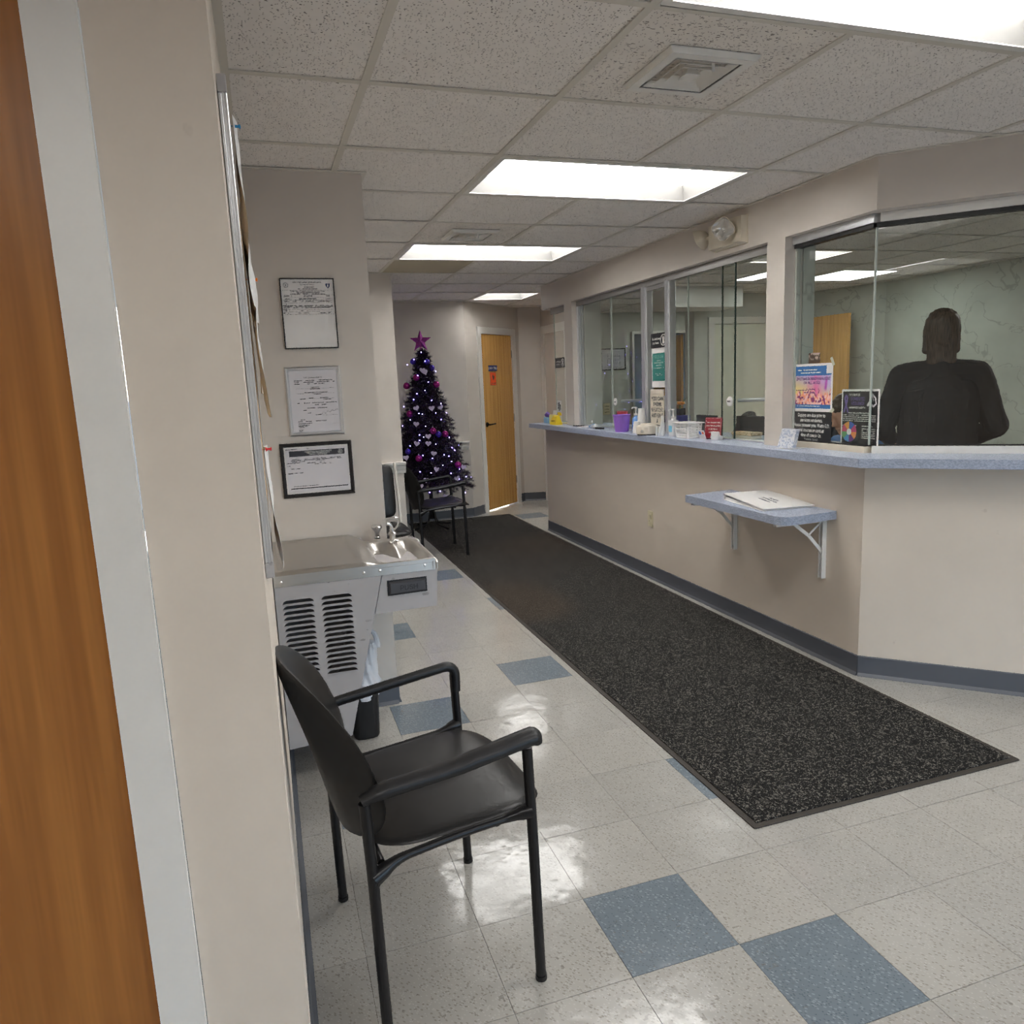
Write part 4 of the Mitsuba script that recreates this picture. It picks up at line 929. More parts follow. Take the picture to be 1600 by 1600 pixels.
obj('screw', of(mv(lathe([(0, 0), (.003, 0), (.002, .0015), (0, .0015)], 10), (0, 0, .0055))), IVORY, t)

t = thing('emergency_light', 'beige emergency light unit with two lamp heads on the bulkhead', 'emergency light')
ef2 = F((XW, 2.182, 2.150), (0, -1, 0))
hl = lambda pts: trimesh.convex.convex_hull(np.array(pts))
obj('case', ef2(hl([(0, 0, .0005), (.312, 0, .0005), (0, .146, .0005), (.312, .146, .0005), (.004, .012, .048), (.307, .008, .040), (.004, .143, .048), (.307, .143, .040), (.15, .003, .040)])), BEIGEP, t)
obj('base_plate', ef2(bx(-.003, .315, -.003, .149, .0003, .004)), BEIGEP, t)
def lamp_head(o, nn, roll, lab):
    hf = FN(o, nn, roll)
    sq = lambda r, n=3.4: [(r * math.copysign(abs(math.cos(a)) ** (2 / n), math.cos(a)), r * math.copysign(abs(math.sin(a)) ** (2 / n), math.sin(a))) for a in np.arange(36) * 2 * PI / 36]
    loops = [[(x, y, z) for x, y in sq(r)] for r, z in ((.004, -.062), (.025, -.056), (.042, -.036), (.054, -.010), (.056, 0), (.052, .001))]
    v = np.array([p for l in loops for p in l]); q = []
    for i in range(len(loops) - 1):
        for j in range(36):
            k2 = (j + 1) % 36; q += [[i * 36 + j, i * 36 + k2, (i + 1) * 36 + k2], [i * 36 + j, (i + 1) * 36 + k2, (i + 1) * 36 + j]]
    k = obj('lamp_head', hf(trimesh.Trimesh(v, q, process=False)), BEIGEP, t, 40); plabel(k, lab)
    loops = [[(x, y, z) for x, y in sq(r)] for r, z in ((.051, 0), (.044, -.012), (.030, -.028), (.012, -.036), (.002, -.037))]
    v = np.array([p for l in loops for p in l]); q = []
    for i in range(len(loops) - 1):
        for j in range(36):
            k2 = (j + 1) % 36; q += [[i * 36 + j, i * 36 + k2, (i + 1) * 36 + k2], [i * 36 + j, (i + 1) * 36 + k2, (i + 1) * 36 + j]]
    obj('reflector', hf(trimesh.Trimesh(v, q, process=False)), CHROME, k, 40)
    obj('bulb', hf(ball((0, 0, -.022), .008, 2)), WHITEP, k, True)
    loops = [[(x, y, z) for x, y in sq(r)] for r, z in ((.053, .001), (.049, .007), (.030, .011), (.002, .012))]
    v = np.array([p for l in loops for p in l]); q = []
    for i in range(len(loops) - 1):
        for j in range(36):
            k2 = (j + 1) % 36; q += [[i * 36 + j, i * 36 + k2, (i + 1) * 36 + k2], [i * 36 + j, (i + 1) * 36 + k2, (i + 1) * 36 + j]]
    obj('lens', hf(trimesh.Trimesh(v, q, process=False)), CLEAR, k, 40)
lamp_head(tuple(ef2.pt(.245, .080, .112)), (-.62, -.72, -.30), .62, 'clear lamp head pointing at the viewer')
lamp_head(tuple(ef2.pt(-.095, .083, .050)), (-.52, .80, -.42), .3, 'lamp head turned away down the hall')
obj('lamp_arm', cat(cyl(ef2.pt(.20, .085, .042), ef2.pt(.222, .085, .070), .010), cyl(ef2.pt(.006, .085, .03), ef2.pt(-.06, .083, .034), .009)), BEIGEP, t)

# ------------------------------------------------------------------ signs and sheets on the glass
def gf(y, z, x=XG - .0015): return F((x, y, z), (0, -1, 0))
def nocell(y0, y1, z0, z1, lab, x=XG - .0030):
    t = thing('cell_phone_sign', lab, 'sign', 'no cell phone signs'); w, h = y1 - y0, z1 - z0
    f = gf(y1, z0, x)
    obj('plate', f(prism(Polygon([(0, 0), (w, 0), (w, h), (0, h)]).buffer(-.006).buffer(.006), 0, .0022)), SIGNB, t)
    c = (w * .80, h * .5)
    ic = Point(0, 0).buffer(h * .40).difference(Point(0, 0).buffer(h * .33)).union(Polygon([(-.012, -h * .26), (.010, -h * .26), (.014, h * .18), (-.006, h * .26)])).union(LineString([(-h * .25, h * .25), (h * .25, -h * .25)]).buffer(.0022))
    obj('lettering', f(cat(text('No Cell Phone', h * .155, .0005, True, (w * .36, h * .62, .0022), .82), text('Use, Please', h * .155, .0005, True, (w * .31, h * .34, .0022), .82), mv(prism(ic, .0022, .0027) if isinstance(ic, Polygon) else cat(*[prism(g_, .0022, .0027) for g_ in ic.geoms]), (c[0], c[1], 0)))), SIGNW, t)
nocell(2.872, 3.092, 1.652, 1.752, 'black no cell phone plate between the two aluminium posts')
nocell(4.716, 4.948, 1.575, 1.667, 'black no cell phone plate on the small far window')
t = thing('event_flyer', 'teal and white field day flyer taped between the aluminium posts', 'flyer')
f = gf(3.085, 1.378); w, h = .197, .275
obj('sheet', f(bx(0, w, 0, h, 0, .0006)), PAPER, t)
obj('print', f(bx(.010, w - .012, .045, h - .038, .0004, .0010)), TEAL, t)
PALE = mat('pale_teal_print', (.25, .50, .42), .6)
obj('title', f(text('FIELD DAY', .020, .0003, False, (w / 2, h - .062, .0010), .95)), PALE, t)
obj('lettering', f(cat(text('SATURDAY', .0078, .0003, True, (w / 2, h - .090, .0010)), text('COMMUNITY FAMILY EVENT', .0072, .0003, True, (w / 2, h - .104, .0010)), text('NOON TO FIVE', .0078, .0003, True, (w / 2, h - .122, .0010)), greek(.025, w - .025, h - .140, .004, 3, .001), greek(.05, w - .09, h - .180, .004, 4, .001), greek(.11, w - .05, h - .180, .004, 5, .001), greek(.05, w - .09, h - .190, .004, 6, .001), greek(.11, w - .05, h - .190, .004, 8, .001))), SIGNW, t)
t = thing('motto_poster', 'cream poster with the motto YOU CAN THINK NEGATIVE behind the dispensers', 'poster')
f = gf(3.088, CT + .0085, XG - .012); w, h = .19, .285
obj('board', f(bx(0, w, 0, h, 0, .004, .0008)), BEIGEP, t)
obj('clip_rail', f(bx(.002, w - .002, h - .022, h + .012, -.002, .007, .002)), CREAM, t)
obj('lettering', f(cat(*[text(s, .0275, .0005, True, (w / 2 + .004, h - .052 - i * .0395, .004), sq) for i, (s, sq) in enumerate((('YOU CAN', 1.0), ('THINK', 1.0), ('NEGATIVE', .90), ('AND HAVE', .90), ('A', 1.0), ('POSITIVE', .90)))])), INK, t)

def posterfn(p, n, uv):
    a = (1.553 - p.y) / .272; b = (p.z - 1.263) / .22
    q = fbm(p.y * 60, p.z * 40, 3.0)
    sky_ = mix((.78, .62, .22), (.50, .42, .66), smoothstep(.25, .8, b + .3 * (a - .3)))
    pink = smoothstep(.42, 0.0, dr.abs(a - .58) + .30 * dr.maximum(b - .25, 0) + .2 * (q - .5))
    c = mix(sky_, (.72, .09, .36), pink * .85)
    c = mix(c, (.42, .06, .40), smoothstep(.06, 0.0, dr.abs(a - .86 - .1 * (b - .6))) * smoothstep(.35, .45, b) * smoothstep(.8, .6, b))
    crowd = noise(p.y * 190, 5.0) * .18 + noise(p.y * 70, 9.0) * .14
    g = voronoi(p.y * 120, p.z * 90)
    cr = mix((.82, .32, .20), (.22, .04, .14), dr.select(g[2] > .76, 1.0, 0.0))
    cr = mix(cr, (.85, .55, .50), dr.select(g[2] < .4, 1.0, 0.0))
    return mix(c, cr, smoothstep(.02, -.02, b - .17 - crowd))
POSTER = mat('poster_print', proc(posterfn), .5)
t = thing('runners_poster', 'colourful runners and walkers poster taped to the near reception window', 'poster')
f = gf(1.560, 1.240); w, h = .285, .243
obj('sheet', f(bx(0, w, 0, h, 0, .0006)), PAPER, t)
BLUEB = mat('blue_print', (.035, .13, .33), .5)
obj('photo', f(bx(.008, w - .011, .038, .185, .0004, .0010)), POSTER, t)
obj('banner', f(cat(bx(.008, w - .045, .186, h - .012, .0004, .0010), bx(.008, w - .010, .183, .192, .0004, .0010))), BLUEB, t)
obj('footer', f(bx(.008, w - .012, .018, .038, .0004, .0010)), BLUEB, t)
PLUM = mat('plum_ink', (.10, .02, .14), .6)
obj('title', f(cat(text('INVITING RUNNERS/WALKERS', .0140, .0003, True, (w / 2 + .002, .168, .001), .86), text('OF ALL AGES', .0140, .0003, True, (w / 2 - .005, .148, .001)))), PLUM, t)
obj('lettering', f(cat(greek(.03, .20, .030, .004, 21, .001), greek(.03, .22, .212, .006, 22, .001), greek(.02, .20, .198, .006, 23, .001))), SIGNW, t)
obj('small_print', f(cat(greek(.02, .10, .110, .004, 31, .001), greek(.10, .19, .115, .004, 32, .001), greek(.08, .16, .098, .004, 33, .001))), PLUM, t)
TAPE = mat('masking_tape', (.55, .55, .42), .6)
for dx, dy, a in ((w - .004, h + .006, -1.1), (w - .004, .004, .75), (.002, h + .002, .7), (.0, .006, -.6)):
    m = mv(bx(-.022, .022, -.008, .008, .0006, .0016), (dx, dy, 0)); m = mv(bx(-.022, .022, -.008, .008, .0010, .0016), rz=a); m.apply_translation([dx, dy, 0]); obj('tape', f(m), TAPE, t)
t = thing('copay_sign', 'black copays are due sign under the runners poster', 'sign')
f = gf(1.578, CT + .030, XG - .004); w, h = .305, .152
obj('plate', f(prism(Polygon([(0, 0), (w, 0), (w, h), (0, h)]).buffer(-.008).buffer(.008), 0, .002)), SIGNB, t)
obj('lettering', f(cat(*[text(s, .0168, .0005, True, (w / 2 + .008, h - .018 - i * .0255, .002), .80) for i, s in enumerate(('Copays are due prior to', 'services rendered.', 'Please present your Photo I.D.', 'and insurance card at', 'time of check-in.'))], text('Thank You!', .014, .0005, False, (w / 2 + .008, h - .143, .002)))), SIGNW, t)
t = thing('small_sticker', 'small dark picture sticker above the runners poster', 'sticker')
STK = mat('sticker_print', proc(lambda p, n, uv: mix((.07, .035, .025), (.55, .40, .36), smoothstep(.45, .6, noise(p.y * 130, p.z * 90)) * smoothstep(1.497, 1.512, p.z))), .5)
f = gf(1.458, 1.484, XG + .004); obj('sheet', f(bx(0, .083, 0, .052, 0, .0008)), STK, t)
obj('lettering', f(text('SCHMIDT', .012, .0004, True, (.041, .038, .0008))), SIGNW, t)
del scene[t + '__lettering']

def octfn(p, n, uv):
    a = 1.09 - p.y + .0; b = p.z - 1.152
    ang = dr.atan2(b, a - .0) / (2 * PI) + .5
    k = dr.floor(ang * 8)
    c = mi.Color3f(.03, .10, .40)
    for i, col in enumerate(((.12, .03, .16), (.05, .12, .42), (.35, .03, .08), (.65, .22, .05), (.55, .06, .10), (.10, .30, .12), (.06, .16, .36), (.62, .33, .06))):
        c = dr.select(k == i, mi.Color3f(*col), c)
    return c
t = thing('awareness_poster', 'black awareness month poster with a coloured wheel behind the glass corner', 'poster')
f = gf(1.222, CT + .031, XG + .010); w, h = .238, .262
obj('sheet', f(bx(0, w, 0, h, 0, .0012)), PAPER, t)
obj('print', f(bx(.008, w - .010, .0, h - .010, .0008, .0016)), SIGNB, t)
WCX, WCY = .055, .060
wc = f.pt(WCX, WCY, 0)
def wheelfn(p, n, uv):
    ang = dr.atan2(p.z - float(wc[2]), -(p.y - float(wc[1]))) / (2 * PI) + .5
    k = dr.floor(ang * 8); c = mi.Color3f(.03, .10, .40)
    for i, col in enumerate(((.10, .28, .11), (.05, .20, .42), (.12, .03, .18), (.62, .20, .05), (.45, .04, .14), (.04, .10, .36), (.62, .28, .06), (.42, .05, .12))): c = dr.select(k == i, mi.Color3f(*col), c)
    return c
obj('wheel', f(mv(prism(Point(0, 0).buffer(.048), .0014, .0021), (WCX, WCY, 0))), mat('wheel_print', proc(wheelfn), .5), t)
obj('wheel_hub', f(mv(prism(Point(0, 0).buffer(.015), .0019, .0024), (WCX, WCY, 0))), PAPER, t)
VIO = mat('violet_print', (.13, .09, .27), .5)
rib = unary_union([LineString([(-.012, -.045), (.004, 0), (.008, .022), (0, .032), (-.008, .022), (-.004, 0), (.012, -.045)]).buffer(.0048)])
obj('ribbon', f(mv(prism(rib, .0014, .0020), (.030, h - .062, 0))), VIO, t)
obj('title', f(cat(text('DOMESTIC', .015, .0004, True, (.105, h - .045, .0016), .8), text('VIOLENCE', .015, .0004, True, (.105, h - .066, .0016), .8))), VIO, t)
obj('lettering', f(cat(text('OCTOBER IS', .0085, .0004, True, (.082, h - .026, .0016)), text('AWARENESS MONTH', .0085, .0004, True, (.100, h - .086, .0016), .85), text('WHAT IS DOMESTIC VIOLENCE', .006, .0004, True, (.110, h - .112, .0016)), *[greek(.012, w - .02, h - .122 - i * .009, .003, 50 + i, .0016, fill=.95) for i in range(4)], greek(.01, .10, h - .172, .004, 60, .0016), greek(.135, .2, h - .172, .004, 61, .0016), *[greek(.135, w - .02, h - .185 - i * .0085, .0034, 70 + i, .0016, fill=.95) for i in range(6)])), SIGNW, t)
hand = unary_union([LineString([(0, 0), (.022, -.018), (.028, -.045), (.012, -.058), (-.012, -.040)]).buffer(.004), LineString([(.0, -.006), (.012, -.03)]).buffer(.003), LineString([(-.012, -.040), (-.022, -.052)]).buffer(.006)])
obj('hand_print', f(mv(prism(hand, .0014, .0020), (.190, h - .022, 0))), PAPER2, t)

# ------------------------------------------------------------------ things standing on the worktop
ZC = CT + .0004
def std(name, label, cat_, pieces, at, rz=0.0, group=None):
    """A thing on the worktop from (part name, mesh, material, smooth) pieces modelled round the origin."""
    t = thing(name, label, cat_, group)
    for p in pieces:
        sub = p[4] if len(p) > 4 else None
        key = obj(p[0], mv(p[1], (at[0], at[1], at[2] if len(at) > 2 else ZC), rz=rz), p[2], t if sub is None else t + '__' + sub, p[3])
    return t
def pump(neck, top, m=WHITEP):
    return cat(lathe([(0, neck), (.014, neck), (.014, neck + .014), (.005, neck + .016), (.005, top - .012), (.011, top - .010), (.012, top), (0, top + .002)], 20),
               tube(rounded([(0, 0, top - .004), (-.028, 0, top - .003), (-.034, 0, top - .012)], .006), .0045, 8))
std('tub', 'purple plastic tub on the worktop', 'tub', [('body', taper(-.062, .062, -.062, .062, 0, .125, .82, 2.2), PURPLE, 40), ('rim', lathe([(.060, .118), (.066, .118), (.067, .126), (.062, .128), (.060, .124)], 40), PURPLE, 40)], (1.795, 3.310))
std('soap_dispenser', 'blue hand sanitizer bottle with a white pump beside the purple tub', 'dispenser', [('bottle', mv(lathe([(0, 0), (.026, 0), (.028, .006), (.028, .088), (.022, .104), (.011, .112), (.011, .122), (0, .122)], 28)), mat('sanitizer_blue', (.22, .45, .85), .15, spec=.6), 40), ('label', lathe([(.0284, .012), (.0288, .013), (.0288, .052), (.0284, .053)], 28), BLUEP, 40), ('pump', pump(.118, .180), WHITEP, 40)], (1.872, 3.232))
t = thing('cup_stack', 'tall stack of white paper cups beside the sanitizer bottle', 'cups')
for i in range(9): obj('cup', mv(lathe([(0, .003), (.030, .003), (.0285, .0), (.030, .0), (.0225, .072), (0, .072)][1:], 26), (1.860, 3.125, ZC + .0005 + i * .0125)), WHITEP, t, 40)
t = thing('cup_stack', 'short stack of white paper cups in front of the tall one', 'cups')
for i in range(3): obj('cup', mv(lathe([(.030, .003), (.0285, 0), (.032, .0), (.0225, .06), (0, .06)], 26), (1.792, 3.065, ZC + .0005 + i * .012)), WHITEP, t, 40)
std('sound_machine', 'round cream sound machine on the worktop', 'sound machine', [('body', lathe([(0, .004), (.066, .004), (.074, .010), (.073, .052), (.066, .066), (.050, .070), (0, .070)], 44), CREAM, 40), ('foot', lathe([(0, 0), (.068, 0), (.068, .005), (0, .005)], 36), BLACKP, 40), ('cap', lathe([(0, .068), (.046, .069), (.044, .076), (.030, .079), (0, .079)], 36), CREAM, 40), ('dial', mv(lathe([(0, 0), (.011, 0), (.011, .003), (.007, .004), (0, .004)], 20), (-.060, -.042, .028), ry=-PI / 2, rz=.61), mat('grey_ring', (.35, .33, .30), .4), 40)], (1.772, 2.88))
std('spray_bottle', 'slim clear bottle between the sound machine and the clear pump bottle', 'bottle', [('body', lathe([(0, 0), (.014, 0), (.015, .004), (.015, .085), (.009, .094), (.009, .100), (0, .1)], 20), mat('frosted_plastic', (.70, .71, .72), .25, spec=.6), 40), ('cap', lathe([(0, .098), (.010, .098), (.010, .130), (.008, .134), (0, .134)], 18), WHITEP, 40)], (1.792, 2.70))
for i, (x, y, h) in enumerate(((1.762, 2.727, .05), (1.768, 2.695, .052))):
    std('vial', ('first' if not i else 'second') + ' tiny clear tube in front of the slim clear bottle', 'tube', [('body', lathe([(0, 0), (.007, 0), (.0075, .003), (.0075, h), (0, h)], 14), 'mat_frosted_plastic', 40), ('cap', lathe([(0, h), (.0078, h), (.0078, h + .012), (0, h + .013)], 14), WHITEP, 40)], (x, y))
std('soap_dispenser', 'clear pump bottle with a blue label beside the white basket', 'dispenser', [('bottle', mv(taper(-.024, .024, -.034, .034, 0, .105, .98, 4)), 'mat_frosted_plastic', 40), ('shoulder', hull((0, 0, .1, .018), (0, -.014, .1, .012), (0, .014, .1, .012), (0, 0, .118, .008)), 'mat_frosted_plastic', 40), ('label', bx(-.0252, -.0242, -.022, .018, .03, .070, .0002), mat('sky_label', (.20, .52, .70), .5), False), ('pump', pump(.118, .178), WHITEP, 40)], (1.83, 2.625))
# perforated white basket
t = thing('basket', 'white perforated plastic basket on the worktop', 'basket')
BW, BL, BH = .105, .165, .098
def wall_holes(L0, L1, h, nx, ny):
    """A trapezoid wall with rows of round holes."""
    p = Polygon([(-L0 / 2, 0), (L0 / 2, 0), (L1 / 2, h), (-L1 / 2, h)])
    for r in range(ny):
        for c in range(nx):
            y = h * (.13 + .72 * r / (ny - 1)); w = L0 + (L1 - L0) * y / h
            p = p.difference(Point((c - (nx - 1) / 2) * w * .86 / nx, y).buffer(.0066, 2))
    return p
for L0, L1, off, ang, n in ((BL * .86, BL, BW / 2, 0, 8), (BL * .86, BL, BW / 2, PI, 8), (BW * .82, BW, BL / 2, PI / 2, 5), (BW * .82, BW, BL / 2, -PI / 2, 5)):
    m = prism(wall_holes(L0, L1, BH, n, 5), -.001, .001)
    lean = math.atan2(off * .14 if off > .06 else off * .18, BH)
    m = mv(m, rx=PI / 2 + lean * -1 if False else PI / 2 - lean * -1)
    m = mv(m, (0, -off * (.86 if off > .06 else .82), 0)); m = mv(m, rz=ang + PI / 2)
    obj('side', mv(m, (1.820, 2.425, ZC + .002)), WHITEP, t)
obj('bottom', mv(bx(-BW * .41, BW * .41, -BL * .43, BL * .43, 0, .003), (1.820, 2.425, ZC)), WHITEP, t)
obj('rim', mv(prism(Polygon([(-BW / 2 - .007, -BL / 2 - .007), (BW / 2 + .007, -BL / 2 - .007), (BW / 2 + .007, BL / 2 + .007), (-BW / 2 - .007, BL / 2 + .007)]).buffer(.004).difference(sbox(-BW / 2 + .004, -BL / 2 + .004, BW / 2 - .004, BL / 2 - .004)), 0, .007), (1.820, 2.425, ZC + BH - .004)), WHITEP, t)
# maroon signs
def copay(label, at, w, h, rz, lines, lean=.12):
    t = thing('payment_sign', label, 'sign')
    f0 = lambda m: mv(mv(mv(m, rx=PI / 2 - lean), rz=rz), (at[0], at[1], at[2]))
    obj('plate', f0(prism(Polygon([(-w / 2, 0), (w / 2, 0), (w / 2, h), (-w / 2, h)]).buffer(-.004).buffer(.004), 0, .003)), RED, t)
    obj('border', f0(prism(Polygon([(-w / 2, 0), (w / 2, 0), (w / 2, h), (-w / 2, h)]).buffer(-.005).difference(Polygon([(-w / 2, 0), (w / 2, 0), (w / 2, h), (-w / 2, h)]).buffer(-.0062)), .003, .0034)), SIGNW, t)
    obj('lettering', f0(cat(*[text(s, .0098, .0005, True, (0, h - .030 - i * .020, .003), .80) for i, s in enumerate(lines)])), SIGNW, t)
    obj('foot', mv(bx(-w / 2 + .01, w / 2 - .01, -.004, .040, 0, .004), (at[0], at[1], at[2] - .0035), rz=rz), BLACKP, t)
copay('maroon co-pay sign behind the white basket', (1.872, 2.232, ZC + .004), .125, .128, -1.25, ('Your Co-pay is due', 'at the time of service', 'or you will be', 'rescheduled'))
copay('maroon co-pay sign half hidden behind the purple tub', (1.893, 3.52, ZC + .004), .125, .140, -1.30, ('Your Co-pay is due', 'at the time of service', 'or you will be', 'rescheduled'))
std('card_holder', 'clear card holder with cards in front of the maroon sign', 'card holder', [('tray', taper(-.022, .022, -.042, .042, 0, .026, .95, 6), 'mat_frosted_plastic', False), ('cards', mv(bx(-.006, .006, -.038, .038, .004, .052), rx=0, ry=-.25), PAPER, False)], (1.852, 2.155))
std('flyer_cards', 'small leaning white cards with blue and orange dots beside the basket', 'cards', [('card', mv(bx(-.001, .001, -.034, .034, 0, .060), ry=-.35), PAPER, False), ('card', mv(bx(.003, .005, -.024, .044, 0, .055), ry=-.35), PAPER2, False), ('dot', mv(cat(mv(lathe([(0, 0), (.012, 0), (.012, .0006), (0, .0006)], 20), (-.0012, .012, .040), ry=-PI / 2)), ry=-.35), BLUEP, False), ('dot', mv(cat(mv(lathe([(0, 0), (.009, 0), (.009, .0006), (0, .0006)], 20), (-.0012, -.018, .042), ry=-PI / 2)), ry=-.35), ORANGE, False)], (1.835, 2.275))
# far end of the worktop
std('sticky_dispenser', 'yellow wedge dispenser at the far end of the worktop', 'dispenser', [('body', trimesh.convex.convex_hull(np.array([(-.03, -.075, 0), (.04, -.075, 0), (-.03, .075, 0), (.04, .075, 0), (-.012, -.045, .075), (.02, -.045, .085), (-.012, .045, .075), (.02, .045, .085)])), YELLOW, False), ('slot', bx(-.026, -.020, -.04, .04, .030, .036), BLACKP, False)], (1.812, 4.70))  # black strip stands for the dark of the dispenser opening
std('snack_box', 'yellow and white striped pack beside the yellow wedge', 'box', [('box', bx(-.02, .02, -.055, .055, 0, .085, .004), mat('pale_yellow', (.80, .70, .25), .5), False), ('flap', mv(bx(-.002, .002, -.045, .045, .08, .125, .001), ry=.2), WHITEP, False)], (1.852, 4.86))
std('tissue_box', 'small purple and light blue pack at the far end of the worktop', 'box', [('box', bx(-.025, .025, -.045, .045, 0, .055, .003), mat('light_blue_card', (.25, .45, .62), .5), False), ('lid', hull((0, -.03, .075, .018), (0, .03, .075, .018), (0, 0, .09, .018)), mat('purple_card', (.14, .07, .33), .5), 40)], (1.862, 5.03))
std('notice_card', 'tall white and yellow card standing at the far end of the worktop', 'card', [('card', bx(-.001, .001, -.055, .055, 0, .215), PAPER, False), ('band', bx(-.0018, -.0008, -.05, .05, .075, .105), YELLOW, False), ('print', cat(bx(-.0018, -.0008, -.035, -.02, .13, .18), bx(-.0018, -.0008, -.005, .012, .12, .20), bx(-.0018, -.0008, .022, .034, .14, .19)), INK, False), ('foot', bx(-.02, .03, -.05, .05, -.0002, .003), CLEAR if False else WHITEP, False)], (1.895, 4.80))
std('pen', 'black pen lying on the worktop beside the far post', 'pen', [('barrel', tube([(-.06, 0, .005), (.055, 0, .005)], .0045, 10), BLACKP, 40), ('clip', bx(.01, .05, -.001, .001, .009, .0105), CHROME, False)], (1.845, 4.24), rz=-1.05)
std('notepad', 'white notepad by the far post', 'notepad', [('pad', bx(-.05, .05, -.075, .075, 0, .006, .001), PAPER, False), ('print', bx(-.04, .04, -.06, .06, .006, .0063), PAPER2, False)], (1.845, 4.07), rz=.1)
std('tissue_pack', 'crumpled blue and white wipes pack beside the notepad', 'pack', [('pack', hull((0, -.04, .018, .018), (.01, .04, .015, .015), (-.03, 0, .012, .012), (.03, .01, .014, .012)), mat('wipes_pack', proc(lambda p, n, uv: mix((.72, .74, .76), (.05, .18, .42), smoothstep(.52, .58, noise(p.x * 40, p.y * 40, p.z * 40)))), .35), 40), ('tissue', hull((0, .03, .04, .006), (.01, .045, .055, .004), (-.01, .02, .05, .004)), PAPER, 40)], (1.84, 3.92))
std('marker', 'thick black marker lying near the purple tub', 'marker', [('barrel', tube([(-.055, 0, .008), (.035, 0, .008)], .0075, 12), BLACKP, 40), ('cap', tube([(.035, 0, .008), (.06, 0, .008)], [.0085, .007], 12), ALU_D, 40)], (1.80, 3.73), rz=1.9)
# acrylic brochure holder
t = thing('brochure_holder', 'clear acrylic brochure holder with blue and white leaflets by the wide post', 'brochure holder')
hb = lambda m: mv(mv(m, rz=-PI / 2 + .18), (1.815, 1.44, ZC))
def sheetmesh(pts):
    return trimesh.Trimesh(np.array(pts, float), [[0, 1, 2], [0, 2, 3]], process=False)
obj('back', hb(sheetmesh([(-.052, .0, .001), (.052, .0, .001), (.052, .060, .225), (-.052, .060, .225)])), CLEAR, t)
obj('front', hb(sheetmesh([(-.052, -.045, .002), (.052, -.045, .002), (.052, -.010, .105), (-.052, -.010, .105)])), CLEAR, t)
for s in (-1, 1): obj('side', hb(trimesh.Trimesh(np.array([(s * .052, -.045, .002), (s * .052, 0, .001), (s * .052, .028, .105), (s * .052, -.010, .105)]), [[0, 1, 2], [0, 2, 3]], process=False)), CLEAR, t)
obj('base', hb(bx(-.054, .054, -.048, .060, 0, .0022)), 'mat_frosted_plastic', t)
LEAF = mat('leaflet_print', proc(lambda p, n, uv: mix((.70, .71, .74), (.40, .46, .58), smoothstep(.45, .65, noise(p.x * 190, p.y * 190, p.z * 120)))), .45)
lt = thing('leaflets', 'blue and white leaflets in the clear holder by the wide post', 'leaflets')
obj('stack', hb(trimesh.convex.convex_hull(np.array([(x, y, z) for x in (-.048, .048) for y, z in ((-.040, .004), (-.012, .004), (-.006, .100), (.016, .100))]))), LEAF, lt)

# ------------------------------------------------------------------ the office behind the glass
t = thing('office_desk', 'grey office desk behind the reception windows', 'desk')
obj('desktop', bx(2.26, 2.62, 1.78, 4.30, .705, .735, .003), BEIGEP, t)
for y in (1.84, 2.85, 4.22): obj('desk_panel', bx(2.27, 2.58, y - .012, y + .012, 0, .705), BEIGEP, t)
DZ = .7355
def monitor(at, rz, w, h, label, zb=DZ):
    t = thing('monitor', label, 'monitor'); g_ = lambda m: mv(m, (at[0], at[1], zb), rz=rz)
    obj('screen', g_(bx(-w / 2, w / 2, -.012, .012, .12, .12 + h, .004)), BLACKP, t); obj('bezel', g_(ring(-w / 2, w / 2, .12, .12 + h, .012, 0, .003).apply_transform(np.array([[1, 0, 0, 0], [0, 0, -1, .0135], [0, 1, 0, 0], [0, 0, 0, 1.0]]))), BLACKP, t)
    obj('stand', g_(cat(bx(-.02, .02, .012, .03, .006, .25), bx(-.10, .10, -.06, .09, 0, .008, .002))), BLACKP, t)
monitor((2.40, 2.46), -1.25, .40, .31, 'black monitor seen from behind at the right end of the long window')
monitor((2.40, 3.12), -1.6, .26, .30, 'black monitor behind the navy box in the long window')
t = thing('navy_box', 'navy blue box standing inside the long window', 'box')
obj('box', bx(2.03, 2.14, 2.92, 3.09, CT + .0005, 1.175, .003), NAVYP, t); obj('label', bx(2.0295, 2.031, 3.03, 3.08, 1.10, 1.125), PAPER2, t)
t = thing('flower_pot', 'orange and white artificial flower in a small dark pot inside the long window', 'flower')
fp = (2.10, 2.905 + .09, 1.1756)
obj('pot', mv(lathe([(0, 0), (.020, 0), (.026, .045), (.023, .045), (0, .04)], 20), fp), BLACKP, t, 40)
obj('stem', tube([(fp[0], fp[1], fp[2] + .03), (fp[0], fp[1] - .005, fp[2] + .075)], .004, 8), mat('stem_green', (.08, .16, .04), .6), t)
PET = mat('petal_white', (.80, .74, .62), .6); PETO = mat('petal_orange', (.80, .30, .03), .6)
for i in range(9):
    a = i * 2 * PI / 9; c0 = np.array([fp[0], fp[1] - .005, fp[2] + .078])
    obj('petal', man_mesh(hull((*c0, .008), (*(c0 + [.022 * math.cos(a), .03 * math.sin(a), .010]), .010), (*(c0 + [.030 * math.cos(a), .042 * math.sin(a), .004]), .005))), PETO if i in (0, 5, 6, 7) else PET, t, 50)
obj('leaf', man_mesh(hull((*c0, .003), (c0[0], c0[1] - .06, c0[2] + .03, .002), (c0[0] + .004, c0[1] - .09, c0[2] + .05, .0008))), 'mat_stem_green', t)
t = thing('patterned_box', 'tan patterned box just inside the sliding pane of the long window', 'box')
obj('box', bx(2.0, 2.075, 2.02, 2.215, CT + .0005, 1.082, .003), BEIGEP, t); obj('lid', bx(1.997, 2.078, 2.017, 2.218, 1.082, 1.100, .002), TAN, t)
